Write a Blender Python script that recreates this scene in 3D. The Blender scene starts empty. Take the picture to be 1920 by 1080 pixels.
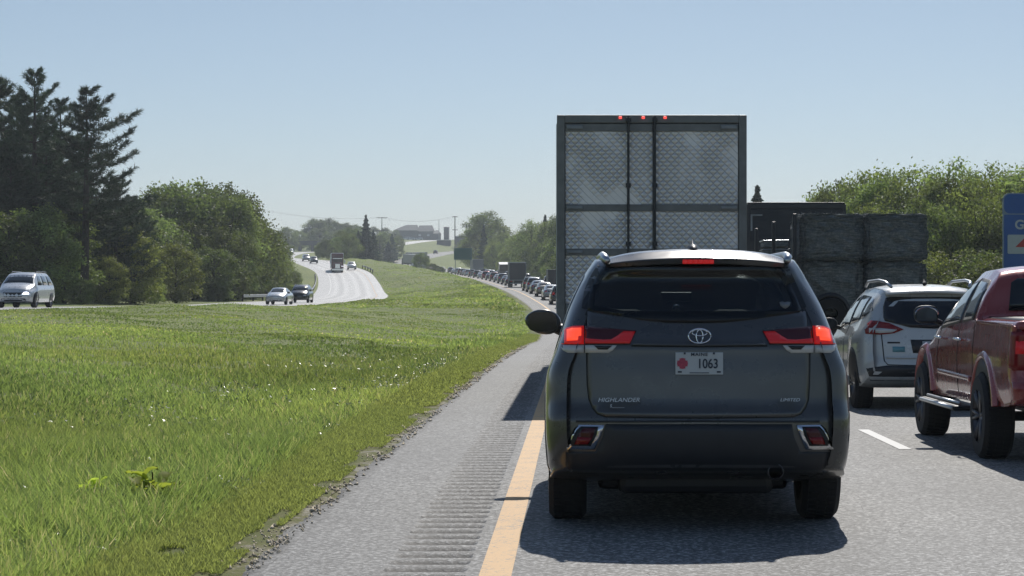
import bpy, bmesh, math, random
import numpy as np
from mathutils import Vector, Matrix
from mathutils.bvhtree import BVHTree
R = math.radians
random.seed(7); rng = np.random.default_rng(11)
scene = bpy.context.scene
COL = scene.collection
# ------------------------------------------------------------------ camera, sky, sun, exposure
cd = bpy.data.cameras.new('camera'); cam = bpy.data.objects.new('camera', cd); COL.objects.link(cam)
EYE = 1.45
cam.location = (0, 0, EYE); cam.rotation_euler = (R(90), 0, 0)
cd.sensor_width = 36; cd.lens = 75.0
cd.shift_x = -0.062; cd.shift_y = 0.0104
cd.clip_start = 0.1; cd.clip_end = 12000
scene.camera = cam
world = bpy.data.worlds.new('World'); scene.world = world; world.use_nodes = True
wn = world.node_tree; wn.nodes.clear()
sky = wn.nodes.new('ShaderNodeTexSky'); sky.sky_type = 'NISHITA'; sky.sun_disc = False
SUN_EL, SUN_AZ = 43.0, 8.5          # azimuth clockwise from straight ahead
sky.sun_elevation = R(SUN_EL); sky.sun_rotation = R(SUN_AZ)
sky.air_density = 1.0; sky.dust_density = 0.3; sky.ozone_density = 1.6
bg = wn.nodes.new('ShaderNodeBackground'); bg.inputs['Strength'].default_value = 0.085
wo = wn.nodes.new('ShaderNodeOutputWorld')
_tc = wn.nodes.new('ShaderNodeTexCoord'); _sx = wn.nodes.new('ShaderNodeSeparateXYZ'); _cr = wn.nodes.new('ShaderNodeValToRGB'); _mx = wn.nodes.new('ShaderNodeMixRGB')
_mx.blend_type = 'MULTIPLY'; _mx.inputs[0].default_value = 1
_cr.color_ramp.elements[0].position = 0.0; _cr.color_ramp.elements[0].color = (.73, .80, 1.06, 1)
_cr.color_ramp.elements[1].position = .16; _cr.color_ramp.elements[1].color = (.787, .79, .824, 1)
_e = _cr.color_ramp.elements.new(.07); _e.color = (.757, .80, .93, 1)
_e = _cr.color_ramp.elements.new(.35); _e.color = (.95, .96, .97, 1)
wn.links.new(_tc.outputs['Generated'], _sx.inputs[0]); wn.links.new(_sx.outputs['Z'], _cr.inputs[0])
wn.links.new(sky.outputs[0], _mx.inputs[1]); wn.links.new(_cr.outputs[0], _mx.inputs[2]); wn.links.new(_mx.outputs[0], bg.inputs[0]); wn.links.new(bg.outputs[0], wo.inputs[0])
sd = bpy.data.lights.new('sun', 'SUN'); sd.energy = 3.9; sd.angle = R(0.5); sd.color = (1, .95, .88)
sun = bpy.data.objects.new('sun', sd); COL.objects.link(sun)
_d = Vector((math.sin(R(SUN_AZ))*math.cos(R(SUN_EL)), math.cos(R(SUN_AZ))*math.cos(R(SUN_EL)), math.sin(R(SUN_EL))))
sun.rotation_euler = _d.to_track_quat('Z', 'Y').to_euler()
scene.view_settings.view_transform = 'Standard'; scene.view_settings.look = 'None'
scene.view_settings.exposure = 0.0; scene.view_settings.gamma = 1.0
scene.cycles.max_bounces = 8; scene.cycles.volume_bounces = 0

# ------------------------------------------------------------------ helpers
def lnk(o, parent=None):
    COL.objects.link(o)
    if parent is not None: o.parent = parent
    return o
def tag(o, label=None, cat=None, group=None, kind=None):
    if label: o['label'] = label
    if cat: o['category'] = cat
    if group: o['group'] = group
    if kind: o['kind'] = kind
    return o
def thing(name, label, cat, loc=(0, 0, 0), rz=0.0, group=None):
    o = bpy.data.objects.new(name, None); o.empty_display_size = .3
    o.location = loc; o.rotation_euler = (0, 0, rz); lnk(o)
    return tag(o, label, cat, group)
def obj(name, me, mats=None, parent=None, smooth=False):
    if isinstance(me, bmesh.types.BMesh):
        b = me; me = bpy.data.meshes.new(name); b.to_mesh(me); b.free()
    if mats is not None:
        for m in (mats if isinstance(mats, (list, tuple)) else [mats]): me.materials.append(m)
    if smooth:
        me.polygons.foreach_set('use_smooth', [True]*len(me.polygons))
    o = bpy.data.objects.new(name, me)
    return lnk(o, parent)
def np_mesh(name, v, f, tint=None):
    """v (n,3), f (m,k) -> mesh, optional per-vertex tint (n,3)"""
    me = bpy.data.meshes.new(name); v = np.asarray(v, np.float32); f = np.asarray(f, np.int32)
    me.vertices.add(len(v)); me.vertices.foreach_set('co', v.ravel())
    me.loops.add(f.size); me.loops.foreach_set('vertex_index', f.ravel())
    me.polygons.add(len(f)); me.polygons.foreach_set('loop_start', np.arange(len(f), dtype=np.int32)*f.shape[1])
    me.polygons.foreach_set('loop_total', np.full(len(f), f.shape[1], np.int32))
    if tint is not None:
        a = me.color_attributes.new('tint', 'FLOAT_COLOR', 'POINT')
        t = np.ones((len(v), 4), np.float32); t[:, :3] = tint; a.data.foreach_set('color', t.ravel())
    me.update(calc_edges=True); me.validate()
    return me
def box(b, x0, x1, y0, y1, z0, z1, bev=0.0, seg=2):
    r = bmesh.ops.create_cube(b, size=1)
    for v in r['verts']:
        v.co = Vector(((x0+x1)/2+v.co.x*(x1-x0), (y0+y1)/2+v.co.y*(y1-y0), (z0+z1)/2+v.co.z*(z1-z0)))
    if bev > 0:
        es = list({e for v in r['verts'] for e in v.link_edges})
        bmesh.ops.bevel(b, geom=es, offset=bev, segments=seg, affect='EDGES', profile=.5)
    return b
def bx(*a, **k): return box(bmesh.new(), *a, **k)
def tube(b, pts, r, seg=8):
    """tapered tube along pts; r scalar or list"""
    pts = [Vector(p) for p in pts]; n = len(pts)
    rs = r if isinstance(r, (list, tuple)) else [r]*n
    rings = []
    for i, p in enumerate(pts):
        t = (pts[min(i+1, n-1)]-pts[max(i-1, 0)]).normalized()
        u = t.cross(Vector((0, 0, 1)) if abs(t.z) < .95 else Vector((1, 0, 0))).normalized(); w = t.cross(u)
        rings.append([b.verts.new(p+(u*math.cos(2*math.pi*k/seg)+w*math.sin(2*math.pi*k/seg))*rs[i]) for k in range(seg)])
    for i in range(n-1):
        for k in range(seg):
            b.faces.new((rings[i][k], rings[i][(k+1) % seg], rings[i+1][(k+1) % seg], rings[i+1][k]))
    for rg in (rings[0][::-1], rings[-1]):
        try: b.faces.new(rg)
        except ValueError: pass
    return b
def lathe_x(b, prof, seg=24, cx=0, cy=0, cz=0):
    """prof list of (x, r), spun about the X axis"""
    rings = [[b.verts.new((cx+x, cy+r*math.cos(2*math.pi*k/seg), cz+r*math.sin(2*math.pi*k/seg))) for k in range(seg)] for x, r in prof]
    for i in range(len(rings)-1):
        for k in range(seg):
            b.faces.new((rings[i][k], rings[i][(k+1) % seg], rings[i+1][(k+1) % seg], rings[i+1][k]))
    return b
def itp(tab, y):
    xs = [t[0] for t in tab]; return float(np.interp(y, xs, [t[1] for t in tab]))
def smooth_tab(tab):
    """monotone-ish cubic through table points"""
    xs = np.array([t[0] for t in tab], float); ys = np.array([t[1] for t in tab], float)
    d = np.diff(ys)/np.diff(xs); m = np.zeros(len(xs)); m[1:-1] = (d[1:]+d[:-1])/2; m[0] = d[0]; m[-1] = d[-1]
    def f(x):
        x = np.asarray(x, float); i = np.clip(np.searchsorted(xs, x)-1, 0, len(xs)-2)
        h = xs[i+1]-xs[i]; t = np.clip((x-xs[i])/h, 0, 1)
        return ((2*t**3-3*t**2+1)*ys[i]+(t**3-2*t**2+t)*h*m[i]+(-2*t**3+3*t**2)*ys[i+1]+(t**3-t**2)*h*m[i+1])
    return f

# ------------------------------------------------------------------ materials
class NT:
    def __init__(s, name):
        s.m = bpy.data.materials.new(name); s.m.use_nodes = True; s.t = s.m.node_tree
        s.b = s.t.nodes['Principled BSDF']; s.out = s.t.nodes['Material Output']
    def n(s, typ, **kw):
        nd = s.t.nodes.new('ShaderNode'+typ)
        for k, v in kw.items():
            if k in nd.inputs: s.put(nd.inputs[k], v)
            else: setattr(nd, k, v)
        return nd
    def put(s, inp, v):
        if hasattr(v, 'links') and hasattr(v, 'is_output'): s.t.links.new(v, inp)
        else:
            if hasattr(inp.default_value, '__len__') and len(inp.default_value) == 4 and len(v) == 3: v = (*v, 1)
            inp.default_value = v
    def set(s, **kw):
        for k, v in kw.items(): s.put(s.b.inputs[k.replace('_', ' ')], v)
        return s
    def coord(s, scale=(1, 1, 1), kind='Object'):
        tc = s.n('TexCoord'); mp = s.n('Mapping'); mp.inputs['Scale'].default_value = scale
        s.t.links.new(tc.outputs[kind], mp.inputs[0]); return mp.outputs[0]
    def noise(s, vec, scale, detail=3, rough=.55):
        nd = s.n('TexNoise'); s.put(nd.inputs['Vector'], vec); nd.inputs['Scale'].default_value = scale
        nd.inputs['Detail'].default_value = detail; nd.inputs['Roughness'].default_value = rough; return nd.outputs['Fac']
    def ramp(s, fac, stops):
        nd = s.n('ValToRGB'); s.put(nd.inputs[0], fac); cr = nd.color_ramp
        while len(cr.elements) < len(stops): cr.elements.new(.5)
        for e, (p, c) in zip(cr.elements, stops):
            e.position = p; e.color = (*c, 1) if len(c) == 3 else c
        return nd.outputs[0]
    def math(s, op, a, b=0.0, c=None):
        nd = s.n('Math', operation=op); s.put(nd.inputs[0], a); s.put(nd.inputs[1], b)
        if c is not None: s.put(nd.inputs[2], c)
        return nd.outputs[0]
    def mix(s, fac, a, b, mode='MIX'):
        nd = s.n('MixRGB', blend_type=mode); s.put(nd.inputs[0], fac); s.put(nd.inputs[1], a); s.put(nd.inputs[2], b); return nd.outputs[0]
    def bump(s, h, strength=.3, dist=.01):
        nd = s.n('Bump'); s.put(nd.inputs['Height'], h); nd.inputs['Strength'].default_value = strength
        nd.inputs['Distance'].default_value = dist; s.put(s.b.inputs['Normal'], nd.outputs[0]); return s
def paint(name, c, metal=.3, rough=.3, coat=.6, dirt=.25):
    """car paint: slight road dust and soft unevenness"""
    t = NT(name); v = t.coord()
    f = t.noise(v, 3.0, 5); d = tuple(min(1, x*.8+.03) for x in c)
    col = t.mix(t.math('MULTIPLY', f, dirt), c, d)
    t.set(Base_Color=col, Metallic=metal, Roughness=t.ramp(t.noise(v, 6, 4), [(.3, (rough*.8,)*3), (.8, (min(1, rough*1.4),)*3)]),
          Coat_Weight=coat, Coat_Roughness=.08)
    return t.m
def plain(name, c, rough=.6, metal=0, var=.15, scale=6, bump=0, emit=None, es=0, spec=None):
    t = NT(name); v = t.coord(); f = t.noise(v, scale, 4)
    col = t.ramp(f, [(.25, tuple(x*(1-var) for x in c)), (.75, tuple(min(1, x*(1+var)) for x in c))])
    t.set(Base_Color=col, Roughness=rough, Metallic=metal)
    if spec is not None: t.set(Specular_IOR_Level=spec)
    if bump: t.bump(f, .4, bump)
    if emit: t.set(Emission_Color=emit, Emission_Strength=es)
    return t.m
M = {}
M['rubber'] = plain('tyre_rubber', (.012, .012, .013), .8, bump=.002, scale=40)
M['black'] = plain('black_plastic', (.012, .014, .017), .5)
M['trim'] = plain('dark_trim', (.022, .024, .028), .45)
M['chrome'] = plain('chrome', (.75, .76, .78), .12, 1, .03)
M['satin'] = plain('satin_metal', (.5, .52, .54), .35, 1, .1)
M['alloy'] = plain('alloy_wheel', (.4, .41, .42), .3, .9, .1)
M['darkalloy'] = plain('dark_alloy', (.1, .1, .11), .3, .9, .1)
M['steel'] = plain('galvanised_steel', (.34, .35, .36), .45, .7, .2)
M['aluminium'] = plain('dull_aluminium', (.22, .235, .245), .45, .4, .2)
M['red_lens'] = plain('red_lens', (.22, .008, .008), .15, 0, .05)
M['dark_red_lens'] = plain('dark_red_lens', (.07, .006, .008), .15, 0, .05)
M['clear_lens'] = plain('clear_lens', (.6, .6, .58), .15, .1, .05)
M['brake_red'] = plain('lit_brake_lens', (.5, .02, .02), .3, emit=(1, .02, .02), es=.22)
M['brake_core'] = plain('lit_brake_core', (.6, .1, .02), .3, emit=(1, .075, .035), es=1.0)
M['dim_red'] = plain('dimly_lit_lens', (.35, .02, .02), .2, emit=(1, .03, .04), es=.09)
M['marker_red'] = plain('lit_marker_lamp', (.5, .02, .02), .3, emit=(1, .1, .08), es=1.2)
M['headlamp'] = plain('headlamp_lit', (.8, .8, .9), .2, emit=(.8, .85, 1), es=2.5)
M['white_lens'] = plain('headlamp_glass', (.6, .62, .65), .1, .2)
M['plate_white'] = plain('plate_white', (.5, .52, .52), .5, var=.04)
M['plate_ink'] = plain('plate_ink', (.02, .03, .05), .6)
M['plate_red'] = plain('plate_red', (.45, .06, .1), .6, var=.3, scale=60)
M['white_paint'] = plain('white_sheet_paint', (.7, .72, .72), .5, var=.06)
M['mud'] = plain('mudflap_rubber', (.015, .015, .016), .75)
def glass(name, c=(.006, .009, .013), rough=.04):
    t = NT(name); t.set(Base_Color=c, Roughness=rough, Specular_IOR_Level=.45, Coat_Weight=.2); return t.m
M['glass'] = glass('tinted_glass')
M['glass_light'] = glass('side_glass', (.06, .075, .085), .05)
M['windshield'] = glass('windshield_glass', (.03, .04, .05), .05)
def see_glass(name, tint, refl):
    t = NT(name); tr = t.n('BsdfTransparent'); tr.inputs[0].default_value = (*tint, 1); gl_ = t.n('BsdfGlossy'); gl_.inputs['Roughness'].default_value = .03
    fr_ = t.n('Fresnel'); fr_.inputs[0].default_value = 1.5; mx = t.n('MixShader'); t.put(mx.inputs[0], t.math('MULTIPLY', fr_.outputs[0], refl)); t.t.links.new(tr.outputs[0], mx.inputs[1]); t.t.links.new(gl_.outputs[0], mx.inputs[2]); t.t.links.new(mx.outputs[0], t.out.inputs[0]); return t.m
M['rear_tint'] = see_glass('rear_privacy_glass', (.48, .52, .53), 1.0); M['clear_glass'] = see_glass('clear_windshield', (.94, .96, .95), 1.0)
M['seat'] = plain('seat_fabric', (.035, .034, .034), .8)
M['highlander_paint'] = paint('dark_slate_paint', (.078, .078, .076), .4, .3, .7, .35)
M['red_paint'] = paint('maroon_paint', (.34, .05, .042), .2, .25, 1, .2)
M['white_car'] = paint('silver_white_paint', (.52, .53, .52), .15, .3, .6, .2)

def asphalt(name, base=(.135, .134, .13), spec=.5, tracks=None, rough=.72):
    t = NT(name); v = t.coord()
    f = t.noise(v, 30, 2, .75); g = t.noise(v, .35, 4); vo = t.n('TexVoronoi'); t.put(vo.inputs['Vector'], v); vo.inputs['Scale'].default_value = 75
    c = t.ramp(f, [(.40, tuple(x*.35 for x in base)), (.5, tuple(x*.9 for x in base)), (.585, tuple(min(1, x*2.6) for x in base)), (.62, tuple(min(1, x*4.2) for x in base))])
    c = t.mix(.35, c, t.ramp(vo.outputs['Color'], [(.1, tuple(x*.6 for x in base)), (.9, tuple(x*1.7 for x in base))]))
    c = t.mix(t.ramp(g, [(.35, (0,)*3), (.7, (.35,)*3)]), c, tuple(x*.72 for x in base))
    if tracks is not None:
        at = t.n('Attribute', attribute_name='tint').outputs['Color']
        c = t.mix(1.0, c, at, 'MULTIPLY')
    t.set(Base_Color=c, Roughness=rough, Specular_IOR_Level=spec)
    # long wandering cracks and a few oil stains
    w = t.noise(v, .45, 3, .6); cr = t.math('ABSOLUTE', t.math('SUBTRACT', w, .5)); vv = t.n('TexVoronoi'); vv.feature = 'DISTANCE_TO_EDGE'; wv = t.n('Mapping'); t.put(wv.inputs[0], v); wv.inputs['Scale'].default_value = (.33, .12, 1)
    ns = t.n('TexNoise'); t.put(ns.inputs['Vector'], v); ns.inputs['Scale'].default_value = 1.3; ns.inputs['Detail'].default_value = 4
    ad = t.n('VectorMath', operation='MULTIPLY_ADD'); t.put(ad.inputs[0], ns.outputs['Color']); ad.inputs[1].default_value = (.12, .12, 0); t.put(ad.inputs[2], wv.outputs[0]); t.put(vv.inputs['Vector'], ad.outputs[0])
    cm = t.math('MULTIPLY', t.math('LESS_THAN', vv.outputs['Distance'], .0035), t.math('GREATER_THAN', w, .5))
    c = t.mix(t.math('MULTIPLY', cm, .75), c, (.02, .02, .02)); st = t.noise(v, 1.1, 2); c = t.mix(t.ramp(st, [(.66, (0,)*3), (.76, (.35,)*3)]), c, (.04, .04, .04))
    t.t.links.new(c, t.b.inputs['Base Color'])
    t.bump(f, .9, .006)
    return t.m
M['asphalt'] = asphalt('worn_asphalt', (.135, .134, .128), tracks=True)
M['asphalt_far'] = asphalt('glare_pale_asphalt', (.29, .285, .27), .6, True, .5)  # glare on the opposite road put into the paler base colour
def line_paint(name, c, wear):
    t = NT(name); v = t.coord(); f = t.noise(v, 45, 3, .7); g = t.noise(v, 4, 4)
    w = t.math('ADD', t.math('MULTIPLY', f, .7), t.math('MULTIPLY', g, .3))
    t.set(Base_Color=t.ramp(w, [(wear-.06, (.13, .125, .12)), (wear+.03, c), (.8, tuple(min(1, x*1.15) for x in c))]), Roughness=.6)
    t.bump(f, .6, .003); return t.m
M['yellow'] = line_paint('yellow_line_paint', (.58, .33, .1), .43)
M['white'] = line_paint('white_line_paint', (.55, .55, .53), .36)
def leaf_mat(name, c1, c2, trans=.35, rough=.55, scale=.5):
    t = NT(name); v = t.coord(kind='Object'); oi = t.n('ObjectInfo')
    f = t.noise(v, scale, 3); at = t.n('Attribute', attribute_name='tint').outputs['Color']
    c = t.mix(f, c1, c2); c = t.mix(1.0, c, at, 'MULTIPLY')
    hs = t.n('HueSaturation'); t.put(hs.inputs['Color'], c)
    t.put(hs.inputs['Hue'], t.math('MULTIPLY_ADD', oi.outputs['Random'], .03, .485))
    t.put(hs.inputs['Value'], t.math('MULTIPLY_ADD', oi.outputs['Random'], .6, .68) if 'grass' not in name else 1.0)
    c = hs.outputs[0]
    t.set(Base_Color=c, Roughness=rough, Specular_IOR_Level=.3)
    tr = t.n('BsdfTranslucent'); t.put(tr.inputs[0], t.mix(1.0, c, (1.0, 1.15, .55, 1), 'MULTIPLY'))
    mx = t.n('MixShader'); mx.inputs[0].default_value = trans
    t.t.links.new(t.b.outputs[0], mx.inputs[1]); t.t.links.new(tr.outputs[0], mx.inputs[2]); t.t.links.new(mx.outputs[0], t.out.inputs[0])
    return t.m
M['leaf'] = leaf_mat('spring_leaves', (.15, .18, .08), (.24, .26, .12), .5)
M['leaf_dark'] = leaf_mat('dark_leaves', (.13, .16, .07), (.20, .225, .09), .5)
M['leaf_lime'] = leaf_mat('fresh_lime_leaves', (.22, .245, .09), (.29, .30, .12), .5)
M['needle'] = leaf_mat('pine_needles', (.034, .058, .042), (.055, .085, .052), .25, .6)
M['bark'] = plain('bark', (.045, .036, .03), .9, var=.4, scale=8, bump=.02)
M['grass'] = leaf_mat('grass_blades', (.29, .34, .15), (.38, .40, .19), .55, .5, .12)
M['weed'] = leaf_mat('weed_leaves', (.5, .58, .12), (.6, .64, .16), .6, .65, 2)
# ------------------------------------------------------------------ ground and roads
Ax = smooth_tab([(-60, 0), (0, 0), (45, 0), (90, .15), (130, -.3), (185, -2.3), (230, -5.2), (300, -9.2), (400, -16.8), (480, -23.6), (620, -38), (700, -52), (770, -64), (840, -70), (900, -69), (1050, -62), (1250, -36), (1500, 20), (1800, 80), (6000, 400)])
gA = smooth_tab([(-60, 0), (0, 0), (50, 0), (75, -.15), (97, -.42), (130, -.24), (185, .8), (230, 1.95), (300, 2.95), (400, 4.8), (480, 6.2), (620, 9.0), (770, 13.6), (900, 18.8), (1050, 24.6), (1200, 30), (1300, 37), (1500, 40), (2500, 36), (6000, 30)])
Bx = smooth_tab([(-60, -28.5), (100, -28.3), (180, -27.9), (200, -27.6), (250, -28.6), (300, -32), (350, -37), (395, -42), (440, -48), (500, -58.6), (550, -68.6), (600, -80), (700, -98), (800, -106), (1000, -104), (1300, -80), (6000, 300)])
gB = smooth_tab([(-60, .95), (60, 1.0), (100, 1.02), (180, .9), (200, 1.05), (250, 1.3), (300, 1.8), (350, 2.6), (395, 4.4), (440, 6.8), (500, 9.2), (550, 11.2), (600, 12.5), (700, 15), (800, 18.6), (1000, 24), (1300, 37), (6000, 30)])
A_L, A_R, B_H = -1.78, 9.6, 5.6
rows = np.concatenate([[-110., -80., -55.], np.arange(-30, 130, 1.0), np.arange(130, 400, 3.0), np.arange(400, 1300, 10.0), np.arange(1300, 3301, 250.0)])
def bumpy(x, y):
    return .05*np.sin(x*.9+y*.31)+.06*np.sin(x*.37-y*.23+1)+.09*np.sin(x*.13+y*.071+2)+.03*np.sin(x*1.7-y*.8)
tm = np.array([.012, .03, .05, .075, .1, .13, .17, .21, .26, .31, .37, .43, .5, .57, .64, .7, .76, .82, .87, .91, .94, .965, .985])
def median_h(t, y, x):
    s = t*t*(3-2*t)
    near = np.clip(1-y/160, 0, 1)
    base = gA(y)*(1-s)+gB(y)*s-near*.32*np.exp(-((t-.16)/.1)**2)
    mid = 1.1*np.clip((y-300)/150, 0, 1)*np.clip((760-y)/150, 0, 1)*np.sin(np.pi*t)
    return base+mid+bumpy(x, y)*np.minimum(1, np.minimum(t, 1-t)*9)*(.8+np.clip(y/300, 0, 1.5))
def ground_h(x, y):
    a = Ax(y); b = Bx(y); x = np.asarray(x, float)
    al = a+A_L; br = b+B_H; bl = b-B_H; ar = a+A_R
    t = np.clip((al-x)/(al-br), 0, 1); m = median_h(t, y, x)
    dl = np.maximum(bl-x, 0); left = gB(y)+np.minimum(dl*.02, 8)+bumpy(x, y)*np.clip(dl/6, 0, 1)
    dr = np.maximum(x-ar, 0); right = gA(y)-.3*np.clip(dr/3, 0, 1)+np.clip(dr-6, 0, 300)*.03+bumpy(x, y)*np.clip(dr/6, 0, 1)
    return np.where(x > al, np.where(x < ar, gA(y), right), np.where(x > br, m, np.where(x > bl, gB(y), left)))
def gz(x, y): return float(ground_h(x, y))
V = []; 
for y in rows:
    a = float(Ax(y)); b = float(Bx(y)); al, ar, bl, br = a+A_L, a+A_R, b-B_H, b+B_H
    xs = [bl+d for d in (-1600, -1000, -600, -350, -200, -120, -70, -45, -30, -20, -12, -6, -2.5, -.8)]
    hs = [gz(x, y) for x in xs]
    g = float(gB(y)); xs += [bl, bl+.2, br-.2, br]; hs += [g, g-.08, g-.08, g]
    for t in tm[::-1]:
        x = al+(br-al)*t; xs.append(x); hs.append(gz(x, y))
    g = float(gA(y)); xs += [al-.06, al+.2, ar-.2, ar]; hs += [g-.07, g-.09, g-.08, g]
    for d in (.6, 2, 4, 7, 11, 18, 28, 45, 70, 110, 180, 350, 700, 1100, 1500):
        xs.append(ar+d); hs.append(gz(ar+d, y))
    V.append(np.stack([xs, [y]*len(xs), hs], 1))
nc = len(V[0]); nr = len(V); V = np.concatenate(V)
i, j = np.meshgrid(np.arange(nr-1), np.arange(nc-1), indexing='ij'); k = (i*nc+j).ravel()
t = NT('meadow'); v = t.coord(kind='Object'); f1 = t.noise(v, .035, 5, .6); f2 = t.noise(v, .6, 4, .6); f3 = t.noise(v, 7, 3, .7)
c = t.ramp(f1, [(.3, (.12, .155, .05)), (.5, (.16, .2, .06)), (.7, (.22, .25, .08))])
c = t.mix(t.ramp(f2, [(.4, (0,)*3), (.75, (.6,)*3)]), c, (.10, .14, .05))
c = t.mix(t.ramp(f3, [(.3, (0,)*3), (.8, (.7,)*3)]), c, (.24, .27, .10))
t.set(Base_Color=t.mix(1.0, c, (1.2, 1.15, 1.2, 1), 'MULTIPLY'), Roughness=.85, Specular_IOR_Level=.15); t.bump(t.math('ADD', f3, f2), 1, .12); M['meadow'] = t.m
tag(obj('ground', np_mesh('ground', V, np.stack([k, k+1, k+nc+1, k+nc], 1)), M['meadow'], smooth=True), kind='structure')

def strip(name, cx, gz_, offs, mat, lift=0.0, ys=rows, tint=None, parent=None, kind='structure'):
    n = len(offs); v = []
    for y in ys:
        c0 = float(cx(y)); g = float(gz_(y))+lift
        for o in offs: v.append((c0+o, y, g))
    i, j = np.meshgrid(np.arange(len(ys)-1), np.arange(n-1), indexing='ij'); k = (i*n+j).ravel()
    tt = np.tile(np.array(tint, float).reshape(n, -1)*np.ones((n, 3)), (len(ys), 1)) if tint is not None else np.ones((len(v), 3))
    o = obj(name, np_mesh(name, v, np.stack([k, k+1, k+n+1, k+n], 1), tt), mat, parent)
    return tag(o, kind=kind) if kind else o
ra = rows[rows < 1700]
offs = np.concatenate([[-.572, -.5, -.33], np.arange(0, 9.61, .4)])
def trk(x, lanes):
    v = 1.0
    for l in lanes:
        for s in (-.9, .9): v += .22*math.exp(-((x-l-s)/.38)**2)
        v -= .14*math.exp(-((x-l)/.35)**2)
    return v
tA = [trk(x, (1.35, 4.85)) for x in offs]
strip('road', Ax, gA, offs, M['asphalt'], 0, ra, tA)
strip('road_shoulder', Ax, gA, [A_L+.12, -1.4, -1.018], M['asphalt'], 0.0, ra, [.93, 1, 1.02])
# milled rumble strip: real grooves near the camera
yr = np.arange(2.0, 62, .0305); rx = [-1.018, -1.0, -.975, -.8, -.62, -.59, -.572]; v = []
for y in yr:
    ph = (y % .305)/.305; d = max(0, math.sin(math.pi*min(1, ph/.58)))**.7*.028 if ph < .58 else 0
    a_ = float(Ax(y)); g_ = float(gA(y))
    for n_, x in enumerate(rx):
        e = 0 if n_ in (0, 6) else (.35 if n_ in (1, 5) else 1)
        v.append((a_+x+.008*math.sin(y*7)*(0 < n_ < 6), y, g_-d*e))
n = len(rx); i, j = np.meshgrid(np.arange(len(yr)-1), np.arange(n-1), indexing='ij'); k = (i*n+j).ravel()
tt = np.repeat(np.array([[1.0-.85*(abs(q[2]-float(gA(q[1])))/.016)]*3 for q in v]), 1, 0)  # groove shade painted into the tint, darker with depth
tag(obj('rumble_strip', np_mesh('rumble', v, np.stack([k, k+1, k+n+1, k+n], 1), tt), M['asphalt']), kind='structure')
strip('rumble_strip', Ax, gA, [-1.018, -.572], M['asphalt'], 0, np.concatenate([[yr[-1]], rows[(rows > 62) & (rows < 1700)]]), [.85, .85])
strip('rumble_strip', Ax, gA, [-1.018, -.572], M['asphalt'], 0, np.array([-30, -10, 2.0]), [.9, .9])
# ragged asphalt edge: crumbly crack along the shoulder
ye = np.concatenate([np.arange(5, 70, .08), np.arange(70, 300, 2.0)]); v = []; tt = []
for y in ye:
    w = .045*math.sin(y*1.3)+.03*math.sin(y*4.1+1)+random.uniform(-.025, .025)*(y < 70)
    a = float(Ax(y)); g = float(gA(y))
    v += [(a+A_L-.02+w, y, g-.012), (a+A_L+.04+w*.6, y, g+.002), (a+A_L+.125, y, g+.001)]; c = random.uniform(.25, .8) if y < 70 else .7
    tt += [(c, c, c), (c*.9,)*3, (.85,)*3]
n = 3; i, j = np.meshgrid(np.arange(len(ye)-1), np.arange(2), indexing='ij'); k = (i*n+j).ravel()
tag(obj('road_edge', np_mesh('edge', v, np.stack([k, k+1, k+n+1, k+n], 1), tt), M['asphalt']), kind='structure')
# verge: low olive turf with sandy patches beside the asphalt
t = NT('verge_soil'); v_ = t.coord(kind='Object'); at = t.n('Attribute', attribute_name='tint').outputs['Fac']
f = t.noise(t.coord((1, .55, 1)), 3.2, 5, .7); g = t.noise(v_, 40, 3, .7)
m_ = t.math('ADD', t.math('MULTIPLY', f, 1.6), t.math('MULTIPLY', at, 1.0))
c = t.ramp(m_, [(.66, (.44, .41, .34)), (.75, (.27, .25, .16)), (.83, (.2, .2, .075)), (1.0, (.16, .18, .06))])
c = t.mix(t.ramp(g, [(.3, (0,)*3), (.75, (.8,)*3)]), c, t.mix(.6, c, (.06, .07, .02)))
t.set(Base_Color=c, Roughness=.9, Specular_IOR_Level=.2); t.bump(g, 1, .02); M['verge'] = t.m
yv = np.concatenate([np.arange(3, 60, .15), np.arange(60, 640, 4.0)]); v = []; tt = []
for y in yv:
    a = float(Ax(y)); g = float(gA(y)); w = .05*math.sin(y*.9)+.05*math.sin(y*2.3)
    for o, c_, z in ((-.98+w, 1.0, -.03), (-.75+w, .85, .012), (-.5, .55, .02), (-.25, .2, .014), (-.04, 0, .004), (.06, 0, -.03)):
        x = a+A_L+o; h = max(gz(x, y), g-.1) if o < -.6 else g
        v.append((x, y, (h+.002 if o < -.6 else g+z*.5) if o > -.9 else gz(x, y)-.03)); tt.append((c_,)*3)
n = 6; i, j = np.meshgrid(np.arange(len(yv)-1), np.arange(n-1), indexing='ij'); k = (i*n+j).ravel()
tag(obj('verge', np_mesh('verge', v, np.stack([k, k+1, k+n+1, k+n], 1), tt), M['verge'], smooth=True), kind='structure')
# markings
strip('yellow_edge_line', Ax, gA, [-.5, -.33], M['yellow'], .004, rows[rows < 900])
strip('white_edge_line', Ax, gA, [6.62, 6.75], M['white'], .004, rows[rows < 900])
y = 20.3-12.2*3
while y < 420:
    if y > -20:
        ys = np.arange(y, y+3.06, .5); strip('lane_dash', Ax, gA, [3.09, 3.21], M['white'], .004, ys)
    y += 12.2
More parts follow.
